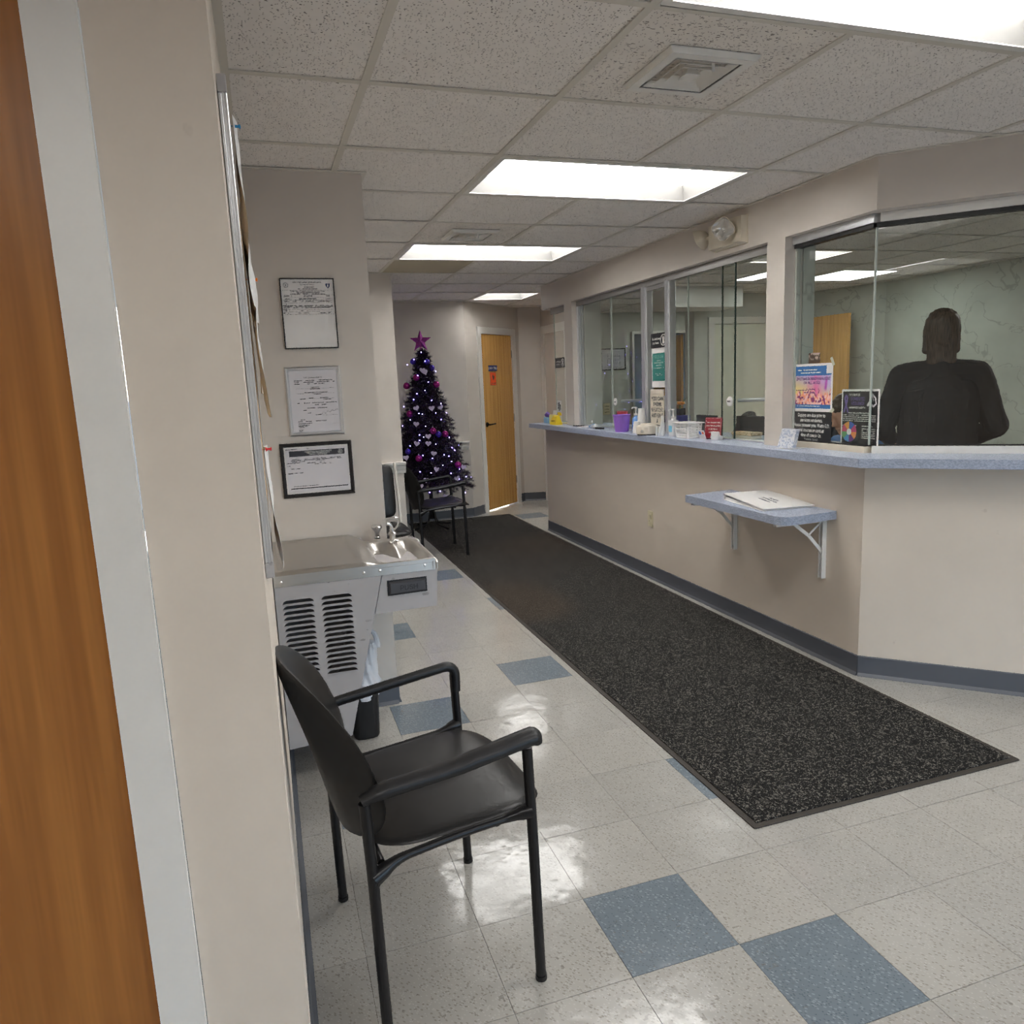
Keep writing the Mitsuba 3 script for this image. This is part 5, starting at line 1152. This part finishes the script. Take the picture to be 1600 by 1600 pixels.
def office_chair(x, y, deg, label, hb=.62, zb=.72):
    t = thing('office_chair', label, 'chair'); g_ = lambda m: mv(m, (x, y, .0003), rz=math.radians(deg))
    obj('seat', g_(pillow(lambda a, b, c: (a, b, .48 + c), .24, .25, 3.5, .045)), BLACKC, t, 40)
    obj('backrest', g_(pillow(lambda a, b, c: (-.235 - .03 * (b / .3) + .05 * (a / .24) ** 2 + c, a, zb + b + .04), .235, hb / 2, 3, .03)), BLACKC, t, 40)
    obj('column', g_(cat(cyl((0, 0, .10), (0, 0, .45), .026), tube([(-.05, 0, .43), (-.25, 0, .45), (-.27, 0, .70)], .018, 8))), BLACKM, t, 40)
    for i in range(5):
        a = i * 2 * PI / 5 + .3
        k = obj('leg', g_(cat(tube([(0, 0, .12), (.29 * math.cos(a), .29 * math.sin(a), .072)], [.026, .016], 8))), BLACKP, t, 40)
        obj('caster', g_(mv(cyl((-.012, 0, 0), (.012, 0, 0), .029, 14), (.29 * math.cos(a), .29 * math.sin(a), .030), rz=a)), BLACKP, k, 40)
    for s in (-1, 1): obj('armrest', g_(cat(tube(rounded([(-.05, s * .25, .47), (-.03, s * .29, .50), (-.03, s * .29, .68)], .03), .012, 8), bx(-.13, .13, s * .29 - .03, s * .29 + .03, .68, .705, .008))), BLACKP, t)
    return t
office_chair(3.02, 2.86, 200, 'empty black office chair seen through the long window', .52, .82)
t = thing('mesh_chair', 'grey mesh back of a chair beside the maroon sign inside the long window', 'chair')
MESHG = mat('grey_mesh', proc(lambda p, n, uv: mix((.10, .11, .11), (.02, .02, .02), dr.select(voronoi(p.y * 45, p.z * 45)[0] < .32, 1.0, 0.0))), .6)
gm = lambda m: mv(m, (3.0, 3.78, .0003), rz=math.radians(170))
obj('backrest', gm(pillow(lambda a, b, c: (-.24 + .06 * (a / .23) ** 2 + c, a, .87 + b), .225, .26, 2.4, .012)), MESHG, t, 40)
obj('seat', gm(pillow(lambda a, b, c: (a, b, .47 + c), .23, .24, 3.5, .035)), BLACKC, t, 40)
obj('column', gm(cat(cyl((0, 0, .02), (0, 0, .45), .026), tube([(-.05, 0, .44), (-.24, 0, .46), (-.25, 0, .72)], .016, 8))), BLACKM, t)
for i in range(5):
    a = i * 2 * PI / 5; k = obj('leg', gm(tube([(0, 0, .10), (.28 * math.cos(a), .28 * math.sin(a), .0185)], [.025, .018], 8)), BLACKP, t)
QB = F((0, 7.75, 0), (1, 0, 0))
t = thing('framed_plan', 'framed floor plan on the back wall of the office', 'picture')
obj('frame', QB(ring(3.70, 4.07, 1.575, 1.865, .010, .001, .018)), BLACKP, t); obj('sheet', QB(bx(3.708, 4.062, 1.583, 1.857, .001, .010)), PAPER2, t)
pl = [bx(3.80, 3.803, 1.63, 1.80, .010, .0104), bx(3.855, 3.858, 1.63, 1.82, .010, .0104), bx(3.98, 3.983, 1.63, 1.82, .010, .0104), bx(3.855, 3.98, 1.82, 1.823, .010, .0104)]
pl += [bx(3.80, 3.855, z, z + .003, .010, .0104) for z in np.arange(1.63, 1.81, .033)] + [bx(3.858 + .03 * i, 3.86 + .03 * i, 1.66, 1.80, .010, .0104) for i in range(1, 4)] + [bx(3.858, 3.98, z, z + .003, .010, .0104) for z in (1.66, 1.71, 1.76)]
pl += [greek(3.75, 3.85, z, .004, int(z * 1000), .010) for z in (1.60, 1.61, 1.62)] + [greek(3.88, 4.02, z, .004, int(z * 900), .010) for z in (1.60, 1.612)]
obj('print', QB(cat(*pl)), INKG, t)
t = thing('wall_switch', 'ivory switch plate on the back wall of the office', 'switch')
obj('cover_plate', QB(bx(3.72, 3.825, .97, 1.125, .0002, .006, .002)), IVORY, t)
obj('toggle', QB(cat(*[bx(3.745 + .025 * i, 3.757 + .025 * i, z, z + .012, .006, .010) for i in range(3) for z in (1.0, 1.04, 1.08)])), BLACKP, t); labels[t + '__toggle'] = {'kind': 'stuff'}
t = thing('file_shelf', 'black shelf unit below the dark doorway at the back of the office', 'shelf')
obj('unit', cat(bx(4.24, 5.2, 7.36, 7.70, .95, 1.0), bx(4.24, 5.2, 7.36, 7.70, .0, .04), bx(4.24, 4.27, 7.36, 7.70, .04, .95), bx(5.17, 5.2, 7.36, 7.70, .04, .95), bx(4.27, 5.17, 7.67, 7.70, .04, .95), bx(4.27, 5.17, 7.38, 7.67, .48, .50)), BLACKP, t)
t = thing('desk_calendar', 'small pale calendar on the black shelf at the back of the office', 'calendar')
obj('page', trimesh.convex.convex_hull(np.array([(x, y, z) for x in (4.32, 4.53) for y, z in ((7.40, 1.0005), (7.52, 1.0005), (7.455, 1.20), (7.465, 1.20))])), PAPER2, t)
obj('print', cat(*[bx(4.345, 4.505, 7.412 + .055 * (z - 1.0) / .2 - .0012, 7.414 + .055 * (z - 1.0) / .2, z, z + .012) for z in (1.03, 1.06, 1.09, 1.16)]), INKG, t)
t = thing('wall_dispenser', 'white soap dispenser on the marbled wall', 'dispenser')
obj('body', bx(5.545, 5.635, 3.99, 4.10, 1.45, 1.66, .012), WHITEP, t); obj('label', bx(5.5435, 5.5455, 4.01, 4.08, 1.47, 1.51), YELLOW, t)

# ------------------------------------------------------------------ Christmas tree
TX, TY = .835, 5.80
t = thing('christmas_tree', 'artificial dark purple Christmas tree at the end of the hall', 'christmas tree')
TINSEL = mat('dark_tinsel', proc(lambda p, n, uv: mix((.006, .006, .008), (.035, .014, .045), noise(p.x * 26, p.y * 26, p.z * 26))), .35, spec=.5)
def trad(z): return .045 + .385 * max(0.0, (1.80 - z) / 1.32) ** .95
obj('trunk', tube([(TX, TY, .10), (TX, TY, 1.83)], [.022, .006], 8), BLACKM, t, 40)
tr = random.Random(5); NV, NF = [], []
def needle(a, b, w):
    d = b - a; s = np.cross(d, nrng.normal(size=3)); s /= np.linalg.norm(s) + 1e-9
    i = len(NV); NV.extend([a + s * w, a - s * w, b]); NF.append([i, i + 1, i + 2])
stems = []
for tier in range(34):
    z0 = .48 + 1.31 * (tier / 33) ** .95; R = trad(z0); nb = int(11 + 18 * R / .43)
    for b in range(nb):
        th = 2 * PI * (b + tr.random()) / nb + tier; L = R * tr.uniform(.78, 1.10)
        d = np.array([math.cos(th), math.sin(th), 0])
        if d[1] > .2: L = min(L, .345 / d[1])
        pts = [np.array([TX, TY, z0]) + d * L * s + np.array([0, 0, .05 * s - .13 * s * s * (.4 + R)]) for s in np.linspace(0.05, 1, 5)]
        stems.append(tube(pts, np.linspace(.004, .0015, 5), 3, False))
        m_ = int(50 + 330 * L)
        for q_ in range(m_):
            s = (.12 + .88 * tr.random() ** .7) * 3.999; i = int(s); c = pts[i] + (pts[i + 1] - pts[i]) * (s - i)
            ax_ = pts[i + 1] - pts[i]; ax_ /= np.linalg.norm(ax_); r_ = nrng.normal(size=3); r_ -= ax_ * (r_ @ ax_); r_ /= np.linalg.norm(r_)
            needle(c, c + (r_ * .9 + ax_ * .5) * tr.uniform(.026, .050), .0022)
        tip = pts[-1]
        for q_ in range(10):
            r_ = nrng.normal(size=3); needle(tip, tip + (r_ / np.linalg.norm(r_) * .6 + d * .7) * .032, .0018)
for q_ in range(160):
    z = tr.uniform(1.70, 1.83); r_ = nrng.normal(size=3); r_ /= np.linalg.norm(r_); c = np.array([TX, TY, z]); needle(c, c + r_ * .05, .002)
obj('foliage', trimesh.Trimesh(np.array(NV), np.array(NF), process=False), TINSEL, t); labels[t + '__foliage'] = {'kind': 'stuff'}
obj('branch', cat(*stems), BLACKM, t); labels[t + '__branch'] = {'kind': 'stuff'}
for i in range(4):
    a = i * PI / 2 + .5
    obj('stand_leg', cat(tube(rounded([(TX + .02 * math.cos(a), TY + .02 * math.sin(a), .20), (TX + .06 * math.cos(a), TY + .06 * math.sin(a), .05), (TX + .24 * math.cos(a), TY + .24 * math.sin(a), .0175)], .05), .009, 8)), BLACKM, t, 40)
DEPTH = np.array([-1.566, -7.57]) / np.linalg.norm([-1.566, -7.57]); LAT = np.array([-DEPTH[1], DEPTH[0]])
def on_tree(dx, z, out=.02):
    """A point on the viewer's side of the tree's surface, dx across from the axis at height z."""
    dx = dx + .035; R = max(trad(min(z, 1.78)) * .98, abs(dx) + .005)
    k = math.sqrt(R * R - dx * dx) + out; q_ = np.array([TX, TY]) + LAT * dx + DEPTH * k
    return np.array([q_[0], q_[1], z])
MAG = mat('magenta_gloss', (.30, .015, .17), .16, .55); VIOB = mat('violet_gloss', (.06, .03, .36), .16, .5)
STAR = mat('magenta_glitter', proc(lambda p, n, uv: mix((.22, .02, .19), (.50, .08, .42), noise(p.x * 300, p.y * 300, p.z * 300))), .35, .4)
CAPM = mat('ornament_cap', (.45, .43, .40), .3, 1.0)
where = ['left shoulder of the tree, fourth highest', 'right shoulder of the tree, sticking out beyond the needles', 'left side at mid height, below the white heart', 'right of the middle, beside a violet bauble', 'upper left, just below the white hearts', 'low on the left side near the looped wire', 'lowest on the right side above the chair', 'right edge beside the pale ribbon']
for i, (dx, z) in enumerate([(-.211, 1.471), (.085, 1.472), (-.196, 1.196), (.024, 1.022), (-.108, 1.549), (-.132, .764), (.253, .67), (.142, .982)]):
    b = thing('bauble', 'magenta bauble on the tree, ' + where[i], 'bauble', 'magenta baubles on the tree'); c = on_tree(dx, z, .0)
    obj('ball', ball(c, .034, 3), MAG, b, True); obj('cap', cat(cyl(c + [0, 0, .031], c + [0, 0, .042], .007, 10), tube([c + [.004 * math.cos(a), 0, .046 + .006 * math.sin(a)] for a in np.linspace(-.5, PI + .5, 8)], .0009, 4)), CAPM, b)
where = ['beside the magenta bauble right of the middle', 'at the left edge low on the tree', 'near the top on the left', 'near the top on the right', 'below the top at the right edge']
for i, (dx, z) in enumerate([(.075, .986), (-.234, .83), (-.13, 1.708), (.006, 1.698), (.049, 1.639)]):
    b = thing('bauble', 'violet blue bauble on the tree, ' + where[i], 'bauble', 'violet baubles on the tree'); c = on_tree(dx, z, .0)
    obj('ball', ball(c, .030, 3), VIOB, b, True); obj('cap', cyl(c + [0, 0, .027], c + [0, 0, .037], .006, 10), CAPM, b)
HEARTM = mat('lilac_heart', (.56, .48, .66), .45)
hp = Polygon([(.5 * .062 * (16 * math.sin(a) ** 3) / 17, .5 * .062 * (13 * math.cos(a) - 5 * math.cos(2 * a) - 2 * math.cos(3 * a) - math.cos(4 * a)) / 17) for a in np.linspace(0, 2 * PI, 40)[:-1]])
ORD = 'topmost second third fourth fifth sixth seventh eighth ninth tenth eleventh twelfth thirteenth fourteenth fifteenth sixteenth lowest'.split()
for i, (dx, z) in enumerate(sorted([(-.045, 1.617), (-.02, 1.597), (.024, 1.243), (.111, 1.245), (-.127, 1.25), (-.026, .973), (-.257, .772), (-.143, .908), (.017, .806), (.035, .653), (.307, .639), (.232, .544), (-.129, .499), (.107, .386), (-.072, .555), (-.137, 1.096), (-.03, .905)], key=lambda q: -q[1])):
    c = on_tree(dx, z, .012); hf = F(c, (LAT[0], LAT[1], tr.uniform(-.35, .35)), (0, 0, 1))
    tag(obj('heart_ornament', hf(prism(hp.difference(Point(0, .016).buffer(.003)), -.0015, .0015)), HEARTM), f'pale lilac heart on the Christmas tree, {ORD[i]} of the seventeen from the top', 'ornament', 'lilac hearts on the tree')
# star
sc = np.array([TX - .012, TY, 1.905]); st = []
for i in range(10):
    a = PI / 2 + i * PI / 5; r_ = .112 if i % 2 == 0 else .045; st.append((r_ * math.cos(a), r_ * math.sin(a)))
v = [(*p, 0) for p in st] + [(0, 0, .028), (0, 0, -.028)]; q = []
for i in range(10): j = (i + 1) % 10; q += [[i, j, 10], [j, i, 11]]
sf = F(sc, (LAT[0], LAT[1], 0)); t = thing('tree_star', 'magenta glitter star on top of the tree', 'star')
obj('star', sf(trimesh.Trimesh(np.array(v), q, process=False)), STAR, t); obj('stem', cyl(sc + [0, 0, -.10], sc + [0, 0, -.035], .008, 10), STAR, t)
# string of lights
t = thing('string_lights', 'string of violet lights wound round the Christmas tree', 'string lights')
spots = [(-.046, 1.794), (-.122, 1.727), (-.013, 1.705), (-.19, 1.679), (.056, 1.652), (-.094, 1.568), (.007, 1.5), (-.031, 1.419), (-.112, 1.39), (-.148, 1.335), (.029, 1.32), (.12, 1.283), (.061, 1.195), (-.104, 1.198), (-.072, 1.19), (-.194, 1.138), (.111, 1.128), (-.276, 1.078), (-.046, 1.072), (-.111, .991), (.181, .947), (-.073, .969), (-.114, .939), (.202, .846), (.228, .818), (-.233, .836), (.117, .786), (-.09, .794), (.001, .761), (.164, .769), (.188, .715), (.098, .688), (-.021, .624), (.174, .602), (.265, .629), (-.127, .638), (.329, .543), (.051, .478), (-.046, .439), (.253, .536), (.056, .444), (.307, .396), (-.21, .887), (.043, .896)]
bulb = mikit.ply(ball((0, 0, 0), .0056, 1), WHITEP, True)
for i, (dx, z) in enumerate(spots):
    obj('bulb', bulb, None, t, to_world=T().translate(on_tree(dx, z, .022).tolist()), emitter={'type': 'area', 'radiance': rgb(5.0, 4.0, 20.0), 'sampling_weight': .04})
for i in range(14):                                    # lights on the far side of the tree, seen in the glass
    z = .5 + .085 * i; a = i * 2.4; R = trad(z) + .015; d = np.array([math.cos(a), math.sin(a)])
    if d @ DEPTH > .3: d = -d
    obj('bulb', bulb, None, t, to_world=T().translate([TX + d[0] * R, TY + d[1] * R, z]), emitter={'type': 'area', 'radiance': rgb(5.0, 4.0, 20.0), 'sampling_weight': .04})
wire = [np.array([TX + (trad(z) * .93) * math.cos(a), TY + (trad(z) * .93) * math.sin(a), z]) for a, z in zip(np.linspace(0, 2 * PI * 9, 220), np.linspace(.42, 1.78, 220))]
obj('cord', tube(wire, .0018, 4, False), BLACKP, t)

# ------------------------------------------------------------------ people in the office
def head_mesh(c, f, u):
    f = np.asarray(f, float); f /= np.linalg.norm(f); u = np.asarray(u, float); u -= f * (u @ f); u /= np.linalg.norm(u); r = np.cross(f, u)
    P = lambda a, b, k, rad: (*(np.asarray(c) + f * a + r * b + u * k), rad)
    sk = hull(P(-.028, 0, .035, .076), P(.018, 0, .038, .072), P(-.02, .012, .02, .07), P(-.02, -.012, .02, .07))
    face = hull(P(.03, .018, -.005, .055), P(.03, -.018, -.005, .055), P(.058, .010, -.090, .018), P(.058, -.010, -.090, .018), P(.005, .045, -.055, .024), P(.005, -.045, -.055, .024), P(.045, 0, .05, .045))
    nose = hull(P(.088, 0, .012, .007), P(.104, 0, -.022, .010), P(.09, .011, -.028, .007), P(.09, -.011, -.028, .007))
    lips = hull(P(.078, .014, -.055, .008), P(.078, -.014, -.055, .008), P(.083, 0, -.055, .010))
    ears = [hull(P(-.012, s * .074, .012, .010), P(-.018, s * .078, -.004, .009), P(-.008, s * .073, -.022, .008)) for s in (-1, 1)]
    m = sk + face + nose + lips + ears[0] + ears[1]
    eyes = [P(.0705, s * .031, .006, .0115) for s in (-1, 1)]
    return m, eyes, P
def person(label, hip, chest, neck, headc, hf, hu, limbs, feet, tops, bottoms, hairpieces):
    t = thing('person', label, 'person')
    hm, eyes, P = head_mesh(headc, hf, hu)
    torso = hull((*(hip + [0, 0, 0]), .12), (*chest, .125)) + hull((*chest, .12), (*neck, .055)) + hull((*neck, .052), (*(np.asarray(headc) - [0, 0, .03]), .05))
    body = torso + hm
    for ch in limbs + feet:
        for a, b in zip(ch[:-1], ch[1:]): body = body + hull(a, b)
    for ch in limbs:
        w, e = np.array(ch[-1][:3]), np.array(ch[-2][:3]); d = (w - e) / np.linalg.norm(w - e); s = np.cross(d, [0, 0, 1.0]); s /= np.linalg.norm(s)
        pc = w + d * .055; dn = np.array([0, 0, -1.0])
        body = body + hull((*w, .022), (*(pc + s * .028), .012), (*(pc - s * .028), .012), (*(w + d * .02), .022))
        for i in range(4):
            b0 = pc + s * (-.028 + .0187 * i); L = (.068, .078, .074, .060)[i]
            body = body + hull((*b0, .0095), (*(b0 + d * L * .55 + dn * .006), .0088)) + hull((*(b0 + d * L * .55 + dn * .006), .0088), (*(b0 + d * L * .95 + dn * .022), .0075))
        sd = 1 if (np.dot(s, np.array(hip) - w) > 0) else -1
        b0 = w + d * .015 + s * sd * .022
        body = body + hull((*b0, .011), (*(b0 + d * .035 + s * sd * .025), .0095)) + hull((*(b0 + d * .035 + s * sd * .025), .0095), (*(b0 + d * .062 + s * sd * .028 + dn * .01), .008))
    obj('body', man_mesh(body, .010, 8), SKIN, t, True)
    for e in eyes:
        k = obj('eye', ball(e[:3], e[3], 2), WHITEP, t, True)
        o = np.asarray(hf, float) / np.linalg.norm(hf); obj('iris', ball(np.array(e[:3]) + o * .0072, .0050, 1), HAIR, k, True)
    for nm, ch, m_ in tops + bottoms:
        g_ = None
        for c in ch:
            for a, b in zip(c[:-1], c[1:]): h_ = hull(a, b); g_ = h_ if g_ is None else g_ + h_
        mm = man_mesh(g_, .014, 6); mm.vertices += (meshkit.fbm(mm.vertices * 14, 3)[:, None] - .5) * .012 * mm.vertex_normals
        obj(nm, mm, m_, t, True)
    g_ = None
    for h_ in hairpieces(P): g_ = h_ if g_ is None else g_ + h_
    hm_ = man_mesh(g_, .008, 4); hm_.vertices += (meshkit.fbm(hm_.vertices * [50, 50, 18], 3)[:, None] - .5) * .012 * hm_.vertex_normals
    obj('hair', hm_, HAIR, t, True)
    return t
A = np.array
# seated at the desk, facing the counter, looking down
hp_, chs, nk, hd = A([2.90, 2.09, .56]), A([2.83, 2.08, .90]), A([2.80, 2.075, 1.035]), A([2.725, 2.065, 1.165])
sh_ = [(2.83, 2.08 + s * .165, .965, .05) for s in (1, -1)]
el = [(2.72, 2.08 + s * .235, .80, .042) for s in (1, -1)]; wr = [(2.50, 2.08 + s * .12, .770, .026) for s in (1, -1)]
kn = [(2.50, 2.09 + s * .11, .54, .062) for s in (1, -1)]; an = [(2.52, 2.09 + s * .11, .10, .042) for s in (1, -1)]
person('seated person with brown hair tied back and a blue top behind the near window', hp_, chs, nk, hd, (-.92, .05, -.38), (-.38, .0, .92),
       [[sh_[i], el[i], wr[i]] for i in (0, 1)], [[(*(hp_ + [0, s * .09, -.01]), .085), kn[i], an[i], (2.40, 2.09 + s * .11, .045, .034)] for i, s in enumerate((1, -1))],
       [('top', [[(*hp_, .135), (*chs, .142)], [(*chs, .135), (2.82, 2.078, 1.0, .075)]] + [[(2.83, 2.08, .95, .07), (*sh_[i][:3], .062), (*(.45 * A(sh_[i][:3]) + .55 * A(el[i][:3])), .055)] for i in (0, 1)], SCRUBS)],
       [('trousers', [[(*hp_, .14), (*(hp_ + [0, s * .09, -.01]), .10), (*kn[i][:3], .076), (*(A(an[i][:3]) + [0, 0, .05]), .056)] for i, s in enumerate((1, -1))], mat('dark_trousers', (.02, .022, .03), .85)),
        ('shoe', [[(2.53, 2.09 + s * .11, .05, .045), (2.36, 2.09 + s * .11, .040, .037)] for s in (1, -1)], BLACKP)],
       lambda P: [hull(P(-.030, 0, .045, .083), P(.022, 0, .060, .066), P(-.035, 0, .0, .080)), hull(P(.055, .02, .078, .030), P(.055, -.02, .078, .030), P(-.02, 0, .07, .07)), hull(P(-.09, 0, .02, .045), P(-.13, 0, -.0, .038)), hull(P(-.13, 0, -.0, .034), P(-.14, .0, -.12, .022)), hull(P(-.02, .066, .02, .022), P(-.05, .06, -.04, .024)), hull(P(-.02, -.066, .02, .022), P(-.05, -.06, -.04, .024))])
t = office_chair(3.10, 2.10, 180, 'black office chair of the seated person', .50, .72)
# standing, back to the viewer
ox, oy = 2.76, 1.42
R2 = lambda dx, dy, z: A([ox + dx * .766 + dy * .643, oy - dx * .643 + dy * .766, z])   # dx to the right, dy forwards, seen from behind
hp_, chs, nk, hd = R2(0, 0, .95), R2(0, -.01, 1.28), R2(0, .0, 1.46), R2(0, .02, 1.62)
sh_ = [(*R2(s * .175, 0, 1.39), .055) for s in (-1, 1)]; el = [(*R2(s * .27, -.02, 1.12), .045) for s in (-1, 1)]; wr = [(*R2(s * .20, .20, 1.02), .026) for s in (-1, 1)]
kn = [(*R2(s * .10, .02, .50), .06) for s in (-1, 1)]; an = [(*R2(s * .11, 0, .10), .04) for s in (-1, 1)]
person('standing person in black clothes behind the turned end of the near window', hp_, chs, nk, hd, tuple(R2(0, 1, 0) - R2(0, 0, 0)), (0, 0, 1),
       [[sh_[i], el[i], wr[i]] for i in (0, 1)], [[(*R2(s * .09, 0, .92), .09), kn[i], an[i], (*R2(s * .11, .15, .045), .033)] for i, s in enumerate((-1, 1))],
       [('jacket', [[(*hp_, .15), (*R2(0, 0, 1.10), .14), (*chs, .15)], [(*R2(-.07, 0, .93), .125), (*R2(-.08, -.01, 1.28), .12)], [(*R2(.07, 0, .93), .125), (*R2(.08, -.01, 1.28), .12)], [(*chs, .14), (*R2(0, 0, 1.44), .075)]] + [[(*R2(0, 0, 1.40), .09), (*sh_[i][:3], .075), (*el[i][:3], .062), (*(.75 * A(wr[i][:3]) + .25 * A(el[i][:3])), .042)] for i in (0, 1)], BLACKC)],
       [('trousers', [[(*hp_, .145), (*R2(s * .09, 0, .90), .105), (*kn[i][:3], .078), (*(A(an[i][:3]) + [0, 0, .04]), .062)] for i, s in enumerate((-1, 1))], 'mat_dark_trousers'),
        ('shoe', [[(*R2(s * .11, -.02, .05), .046), (*R2(s * .11, .17, .040), .038)] for s in (-1, 1)], BLACKP)],
       lambda P: [hull(P(-.032, 0, .045, .084), P(.025, 0, .060, .066), P(-.040, 0, -.03, .074)), hull(P(-.055, .03, -.04, .045), P(-.055, -.03, -.04, .045), P(-.06, .04, -.15, .03), P(-.06, -.04, -.15, .03)), hull(P(-.02, .066, .03, .022), P(-.03, .066, -.09, .024)), hull(P(-.02, -.066, .03, .022), P(-.03, -.066, -.09, .024))])

for k in list(scene):                                  # lettering and small print: too small to pick apart letter by letter
    if k.split('__')[-1].split('_0')[0] in ('lettering', 'print', 'small_print', 'title', 'symbol', 'seal', 'stand', 'hinge', 'door_handle'):
        labels.setdefault(k, {})['kind'] = 'stuff'
